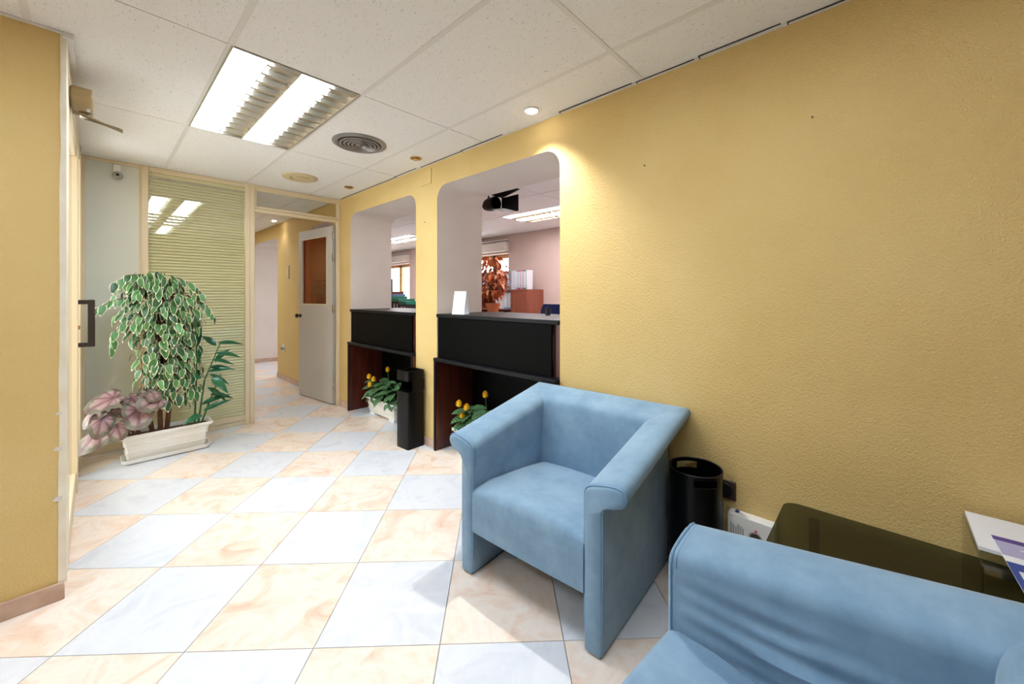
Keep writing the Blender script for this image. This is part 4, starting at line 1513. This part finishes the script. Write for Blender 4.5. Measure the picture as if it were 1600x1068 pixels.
# ------------------------------------------------------------------ office behind the openings
WIN = [(4.98, 6.10), (8.30, 9.75)]
ZS, ZT = 0.95, 2.06
mbw = MB()
ycur = -1.0
for a, b in WIN:
    mbw.box(OX, OX + 0.30, ycur, a, 0, CZ + 0.05)
    mbw.box(OX, OX + 0.30, a, b, 0, ZS)
    mbw.box(OX, OX + 0.30, a, b, ZT, CZ + 0.05)
    ycur = b
mbw.box(OX, OX + 0.30, ycur, 10.2, 0, CZ + 0.05)
S(mbw.build('wall_office', 'pink'), 'pale pink far wall of the office with two windows')
S(B(WX + WT, OX + 0.3, 10.2, 10.3, 0, CZ + 0.05).build('wall_end', 'pink'), 'pale pink end wall of the office')
S(B(WX + WT, OX + 0.3, -1.1, -1.0, 0, CZ + 0.05).build('wall_near', 'pink'), 'pale pink near end wall of the office')
S(B(-0.14, -0.09, PY + 0.05, 10.2, 0, CZ + 0.05).build('wall_corridor', 'ochre'), 'ochre left wall of the corridor')
S(B(-0.14, WX + 0.5, 10.1, 10.2, 0, CZ + 0.05).build('wall_far', 'ochre'), 'ochre end wall of the corridor')
for i, (a, b) in enumerate(WIN):
    w = struct('window_%d' % (3 + i), ('office window behind the autumn-leaf plant' if i == 0 else 'office window seen through the farther opening'), (OX + 0.2, (a + b) / 2, ZS))
    x0, x1 = OX + 0.19, OX + 0.25
    mid = (a + b) / 2
    for (p, q, z0, z1, nm) in ((a, a + 0.06, ZS, ZT, 'frame_post'), (b - 0.06, b, ZS, ZT, 'frame_post'), (mid - 0.05, mid + 0.05, ZS, ZT, 'frame_post'), (a + .06, b - .06, ZS, ZS + 0.07, 'frame_rail'), (a + .06, b - .06, ZT - 0.07, ZT, 'frame_rail')):
        B(x0, x1, p, q, z0, z1).build(nm, 'framewood', w, bevel=0.004)
    B(x0 + 0.025, x0 + 0.029, a + .06, mid - .05, ZS + .07, ZT - .07).build('pane', 'glass', w)
    B(x0 + 0.025, x0 + 0.029, mid + .05, b - .06, ZS + .07, ZT - .07).build('pane', 'glass', w)
    # shutter box above the window
    sbx = B(OX - 0.10, OX - 0.0005, a - 0.02, b + 0.1, ZT + 0.03, ZT + 0.20).build('shutter_box', 'reveal', w, bevel=0.012)
    B(OX - 0.06, OX - 0.0005, a - 0.02, b + 0.1, ZT + 0.225, ZT + 0.245).build('curtain_rail', 'white', w)

# bookcase along the far wall with binders
bc = thing('bookcase', 'brown wooden bookcase with a closed door against the far office wall', 'bookcase', (4.95, 4.6, 0))
bx0, bx1 = 4.76, 5.16
by0, by1, bz = 4.145, 5.36, 1.375
B(bx0, bx1, 4.50, 4.525, 0, bz - 0.025).build('side_panel', 'brownwood', bc)
B(bx0, bx1, by0, by0 + 0.025, 0, bz - 0.025).build('side_panel', 'brownwood', bc)
B(bx0, bx1, by1 - 0.025, by1, 0, bz - 0.025).build('side_panel', 'brownwood', bc)
B(bx0 - 0.005, bx1, by0, by1, bz - 0.025, bz).build('top_board', 'brownwood', bc)
B(bx1 - 0.015, bx1, by0 + 0.025, by1 - 0.025, 0.05, bz - 0.025).build('back_board', 'brownwood', bc)
for (p, q) in ((by0 + 0.004, 4.505),):
    d = B(bx0 - 0.022, bx0 - 0.001, p, q, 0.05, bz - 0.03).build('cabinet_door', 'brownwood', bc, bevel=0.003)
    yk = q - 0.03
    MB().lathe([(0.010, -0.045), (0.008, -0.023)], (bx0, yk, 1.1), 12, axis='x', caps=True).build('knob', 'chrome', d)
for z in (0.30, 0.68, 1.045):
    B(bx0 + 0.01, bx1 - 0.015, 4.525, by1 - 0.025, z - 0.02, z).build('shelf', 'brownwood', bc)


def binder(y0, w, z, col, label, h=0.315, x=bx0 + 0.03, depth=0.28, spine='b_white', group='binders of the office bookcase'):
    t = thing('binder', label, 'binder', (x + depth / 2, y0 + w / 2, z), group=group)
    B(x + 0.002, x + depth, y0 + 0.001, y0 + w - 0.001, z + 0.0005, z + h).build('cover', col, t, bevel=0.003)
    s = B(x - 0.001, x + 0.003, y0 + 0.006, y0 + w - 0.006, z + 0.03, z + h - 0.02).build('spine_label', spine, t)
    MB().lathe([(0.011, -0.003), (0.011, -0.0005), (0.0005, -0.0005)], (x, y0 + w / 2, z + 0.06), 12, axis='x').build('finger_ring', 'b_black', s)
    return t


row = [('b_white', 'white binder at the right end of the row on the bookcase', 'b_white', 0.05, 0.02), ('b_green', 'green binder on top of the bookcase, near its right end', 'b_white', 0.075, 0.0), ('b_red', 'narrow red binder next to the green one on the bookcase', 'b_white', 0.045, 0.0),
       ('b_blue', 'pale blue binder between two red ones on the bookcase', 'b_white', 0.05, 0.0), ('b_red', 'wide red binder in the middle of the row on the bookcase', 'b_white', 0.07, 0.0), ('b_blue', 'blue binder with white spine left of the wide red one', 'b_white', 0.07, 0.0),
       ('b_white', 'first white binder left of the blue one on the bookcase', 'b_white', 0.07, 0.0), ('b_white', 'second white binder left of the blue one on the bookcase', 'b_white', 0.07, 0.0), ('speckle', 'speckled grey binder without label on the bookcase', 'speckle', 0.075, 0.0), ('b_blue', 'light blue binder beside the speckled files on the bookcase', 'b_white', 0.075, 0.0)]
y = 4.158
for col, lab, sp, w, dz in row:
    w *= 0.7
    binder(y, w, bz, col, lab, spine=sp, depth=0.13, x=bx0 + 0.01)
    y += w + 0.002
for k, lab in enumerate(('speckled box file nearest the blue binder on the bookcase', 'middle speckled box file on the bookcase', 'speckled box file behind the autumn leaves on the bookcase')):
    binder(y, 0.060, bz, 'speckle', lab, spine='speckle', h=0.30)
    y += 0.062
for k in range(3):
    binder(y + 0.27 + 0.09 * k, 0.08, bz, 'b_black', ('black binder with white spine on the bookcase, seen beside the plaster reveal', 'black binder hidden by the plaster reveal on the bookcase', 'last black binder hidden by the plaster reveal on the bookcase')[k])
y = 4.53
for k, (col, lab) in enumerate((('b_blue', 'blue binder on the upper bookcase shelf next to the brown door'), ('b_blue', 'second blue binder on the upper bookcase shelf from the brown door'), ('b_white', 'white binder on the upper bookcase shelf behind the plant'), ('b_yellow', 'yellow binder on the upper bookcase shelf behind the plant'))):
    binder(y, 0.095, 1.046, col, lab, h=0.295, group='binders on the open bookcase shelves')
    y += 0.1
y = 4.53
for k, (col, lab) in enumerate((('b_yellow', 'yellow binder on the lower bookcase shelf next to the brown door'), ('b_black', 'black binder on the lower bookcase shelf'), ('b_white', 'white binder on the lower bookcase shelf behind the plant'), ('b_white', 'last white binder on the lower bookcase shelf behind the plant'), ('b_yellow', 'yellow binder at the left end of the lower bookcase shelf'))):
    binder(y, 0.095, 0.681, col, lab, h=0.315, group='binders on the open bookcase shelves')
    y += 0.1 + (0.06 if k > 2 else 0)

# autumn-leaf plant on a low cabinet
lc = thing('low_cabinet', 'low brown office cabinet carrying the autumn-leaf plant', 'cabinet', (3.75, 3.85, 0))
B(3.52, 3.95, 3.55, 4.40, 0.0, 0.985).build('carcass', 'brownwood', lc, bevel=0.004)
B(3.50, 3.97, 3.53, 4.42, 0.985, 1.01).build('cabinet_top', 'brownwood', lc, bevel=0.004)
for (p, q) in ((3.56, 3.965), (3.985, 4.39)):
    d = B(3.502, 3.5195, p, q, 0.06, 0.97).build('cabinet_door', 'brownwood', lc, bevel=0.003)
    B(3.488, 3.5025, (q - 0.04 if p < 3.7 else p + 0.02), (q - 0.02 if p < 3.7 else p + 0.04), 0.55, 0.70).build('handle', 'chrome', d)
pt_ = thing('terracotta_pot', 'terracotta pot holding the autumn-leaf plant in the office', 'pot', (3.62, 3.77, 1.0105))
MB().lathe([(0.062, 0.0), (0.085, 0.12), (0.085, 0.125), (0.096, 0.125), (0.098, 0.165), (0.086, 0.165), (0.084, 0.15), (0.0005, 0.148)], (0, 0, 0), 28, caps=False).build('pot_body', 'terracotta', pt_, smooth=35, world=False)
MB().lathe([(0.0005, 0.0), (0.062, 0.0)], (0, 0, 0), 28).build('pot_base', 'terracotta', pt_, world=False)
ap = thing('autumn_leaf_plant', 'plant with orange and rust autumn leaves in a terracotta pot', 'plant', (3.62, 3.77, 1.155))
al = [leaf_mesh('leaf', 0.095, 0.055, (a, b), 0.5, 0.35, 0.6, 5) for a, b in (('orange_l', 'orange_l'), ('rust_l', 'orange_l'), ('pale_l', 'orange_l'), ('rust_l', 'rust_l'))]
for k in range(9):
    a = k * 0.7
    MB().tube([(0, 0, 0), (0.05 * math.cos(a), 0.05 * math.sin(a), 0.25), (0.11 * math.cos(a), 0.11 * math.sin(a), 0.45 + 0.02 * k)], [0.006, 0.005, 0.002], 6).build('stem', 'bark', ap, world=False)
for k in range(260):
    z = random.uniform(0.10, 0.64)
    rad = (0.06 + 0.13 * math.sin(PI * min(1, max(0, (z - 0.05) / 0.66)))) * math.sqrt(random.random())
    a = random.uniform(0, 2 * PI)
    d = (math.cos(a), math.sin(a), random.uniform(-0.9, 0.4))
    inst('leaf', random.choice(al), ap, (rad * math.cos(a), rad * math.sin(a), z), leaf_rot(d, (random.uniform(-.5, .5), random.uniform(-.5, .5), 1)), random.uniform(0.8, 1.15))

# dried arrangement added in place of a plant reflection in the amber door glass
v3 = thing('reflection_bouquet', 'pot of dark dried flowers standing in for a plant reflected in the amber door glass', 'plant', (2.02, 5.345, 1.127))
MB().lathe([(0.0005, 0.0), (0.05, 0.0), (0.065, 0.06), (0.05, 0.12), (0.055, 0.13), (0.045, 0.13), (0.0005, 0.12)], (0, 0, 0), 20).build('vase', 'terracotta', v3, smooth=40, world=False)
bl_ = [leaf_mesh('leaf', 0.075, 0.04, (a, a), 0.4, 0.3, 0.6, 5) for a in ('rust_l', 'aph', 'orange_l')]
for k in range(46):
    a = random.uniform(0, 2 * PI)
    r = random.uniform(0.01, 0.055)
    z = random.uniform(0.12, 0.34)
    inst('leaf', random.choice(bl_), v3, (r * math.cos(a), r * math.sin(a), z), leaf_rot((math.cos(a), math.sin(a), 0.5), (0, 0, 1)), random.uniform(0.8, 1.2))
for k in range(8):
    a = k * 0.8
    MB().tube([(0, 0, 0.1), (0.06 * math.cos(a), 0.06 * math.sin(a), 0.28)], 0.002, 5).build('stem', 'bark', v3, world=False)

# box files and cabinet behind the farther opening
fcab = thing('filing_cabinet', 'brown filing cabinet behind the farther opening, under the box files', 'cabinet', (3.2, 5.3, 0))
B(3.02, 3.45, 4.95, 5.62, 0, 1.02).build('carcass', 'brownwood', fcab, bevel=0.004)
B(3.00, 3.47, 4.93, 5.64, 1.02, 1.045).build('cabinet_top', 'brownwood', fcab, bevel=0.004)
for (z0, z1) in ((0.06, 0.36), (0.38, 0.68), (0.70, 1.0)):
    d = B(3.003, 3.0195, 4.97, 5.60, z0, z1).build('drawer', 'brownwood', fcab, bevel=0.003)
    B(2.99, 3.0035, 5.22, 5.35, (z0 + z1) / 2 - 0.01, (z0 + z1) / 2 + 0.01).build('handle', 'chrome', d)
wp2 = thing('upright_cabinet', 'narrow brown cabinet with a black loudspeaker on it behind the farther opening', 'cabinet', (3.2, 5.75, 0))
B(3.02, 3.42, 5.655, 5.95, 0.0, 1.32).build('carcass', 'brownwood', wp2, bevel=0.004)
B(3.01, 3.43, 5.65, 5.96, 1.32, 1.34).build('cabinet_top', 'brownwood', wp2, bevel=0.004)
mo = thing('speaker_box', 'black box loudspeaker on the narrow brown cabinet', 'speaker', (3.15, 5.78, 1.34))
B(3.05, 3.25, 5.69, 5.86, 1.3405, 1.54).build('case', 'blackplastic', mo, bevel=0.006)
MB().lathe([(0.06, -0.006), (0.055, 0.0), (0.02, 0.004), (0.0005, 0.0)], (3.05, 5.775, 1.43), 20, axis='x').build('cone', 'blackmetal', mo, smooth=40)
for k, (y0, lab) in enumerate(((5.36, 'black file holder with teal tray on top, leftmost of the three'), (5.16, 'black file holder with teal tray on top, middle of the three'), (4.96, 'black file holder with teal tray on top, rightmost and half hidden'))):
    t = thing('file_holder', lab, 'file holder', (3.15, y0 + 0.09, 1.046), group='file holders behind the farther opening')
    B(3.04, 3.30, y0, y0 + 0.18, 1.0455, 1.215 - 0.035 * k).build('holder_body', 'b_black', t, bevel=0.004)
    for j in range(2):
        B(3.036, 3.0405, y0 + 0.03 + 0.08 * j, y0 + 0.055 + 0.08 * j, 1.06, 1.19 - 0.035 * k).build('label_strip', 'b_white', t)
    B(3.03, 3.31, y0 - 0.005, y0 + 0.185, 1.2155 - 0.035 * k, 1.262 - 0.035 * k).build('tray', 'teal', t, bevel=0.006)
pp = B(3.06, 3.28, 5.37, 5.54, 1.263, 1.30).build('paper_stack', 'b_blue', at=(3.15, 5.45, 1.263))
tag(pp, 'pale blue stack of papers on the leftmost teal tray', 'paper')

# blue office chair and telephone
oc = thing('office_chair', 'navy blue office chair back just visible over the nearer counter', 'chair', (3.55, 2.72, 0))
ring = []
for k in range(9):
    f = -1 + 2 * k / 8
    z = 1.01 + 0.17 * f
    w = 0.215 * (1 - 0.22 * max(0, f) ** 3 - 0.2 * max(0, -f) ** 3)
    ring.append([(3.50 + 0.03 * math.cos(a) + 0.02 * math.sin(a) ** 2, 2.66 + w * math.sin(a), z) for a in [2 * PI * i / 20 for i in range(20)]])
MB().loft(ring).build('backrest', 'navy', oc, smooth=60)
MB().loft([rrect(3.52, 3.98, 2.43, 2.89, 0.1, 0.43), rrect(3.50, 4.0, 2.41, 2.91, 0.1, 0.47), rrect(3.53, 3.97, 2.44, 2.88, 0.1, 0.50)]).build('seat', 'navy', oc, smooth=50)
MB().tube([(3.52, 2.66, 0.80), (3.53, 2.66, 0.50), (3.70, 2.66, 0.42)], 0.014, 8).build('back_support', 'blackplastic', oc, smooth=50)
MB().lathe([(0.025, 0.07), (0.025, 0.43)], (3.75, 2.66, 0), 14, caps=True).build('gas_column', 'blackplastic', oc, smooth=40)
for k in range(5):
    a = 2 * PI * k / 5
    MB().tube([(3.75, 2.66, 0.09), (3.75 + 0.28 * math.cos(a), 2.66 + 0.28 * math.sin(a), 0.06)], [0.02, 0.014], 8).build('foot_arm', 'blackplastic', oc, smooth=50)
    MB().lathe([(0.0005, -0.012), (0.026, -0.012), (0.026, 0.012), (0.0005, 0.012)], (3.75 + 0.28 * math.cos(a), 2.66 + 0.28 * math.sin(a), 0.028), 14, axis='y').build('castor', 'blackplastic', oc, smooth=40)
ph = thing('pencil_cup', 'small black pencil cup on the inner edge of the nearer counter', 'cup', (2.42, 1.90, 1.1265))
MB().lathe([(0.0005, 0.0), (0.021, 0.0), (0.022, 0.055), (0.019, 0.055), (0.018, 0.004), (0.0005, 0.004)], (0, 0, 0), 20).build('cup_body', 'blackplastic', ph, smooth=40, world=False)
MB().tube([(0.0, 0.0, 0.005), (0.010, 0.006, 0.075)], 0.0035, 6).build('pencil', 'navy', ph, world=False)

# black spotlight with barn doors hanging in the office just inside the nearer opening
bl = thing('barn_door_spotlight', 'black spotlight with barn-door flaps hanging just inside the nearer opening', 'spotlight', (2.62, 2.77, CZ))
MB().tube([(2.62, 2.79, CZ - 0.001), (2.62, 2.79, 2.20)], 0.010, 8).build('stem', 'blackmetal', bl)
MB().lathe([(0.045, 0.0), (0.045, -0.02), (0.0005, -0.022)], (2.62, 2.79, CZ), 18).build('ceiling_mount', 'blackmetal', bl, smooth=40)
MB().lathe([(0.0005, 0.07), (0.05, 0.06), (0.066, 0.0), (0.066, -0.09)], (2.62, 2.77, 2.16), 22, axis='y').build('lamp_body', 'blackmetal', bl, smooth=40)


def flap(pts, th):
    a = [Vector(p) for p in pts]
    nrm = (a[1] - a[0]).cross(a[2] - a[0]).normalized() * th
    v_ = [tuple(p) for p in a] + [tuple(p + nrm) for p in a]
    return MB().add(v_, [(0, 1, 2, 3), (7, 6, 5, 4), (0, 4, 5, 1), (1, 5, 6, 2), (2, 6, 7, 3), (3, 7, 4, 0)])


flap([(2.55, 2.68, 2.225), (2.70, 2.68, 2.225), (2.72, 2.47, 2.275), (2.53, 2.47, 2.275)], 0.004).build('barn_door', 'blackmetal', bl)
flap([(2.56, 2.68, 2.095), (2.70, 2.68, 2.095), (2.72, 2.50, 2.075), (2.54, 2.50, 2.075)], 0.004).build('barn_door', 'blackmetal', bl)
flap([(2.69, 2.68, 2.10), (2.69, 2.68, 2.22), (2.745, 2.51, 2.24), (2.745, 2.51, 2.08)], 0.004).build('barn_door', 'blackmetal', bl)
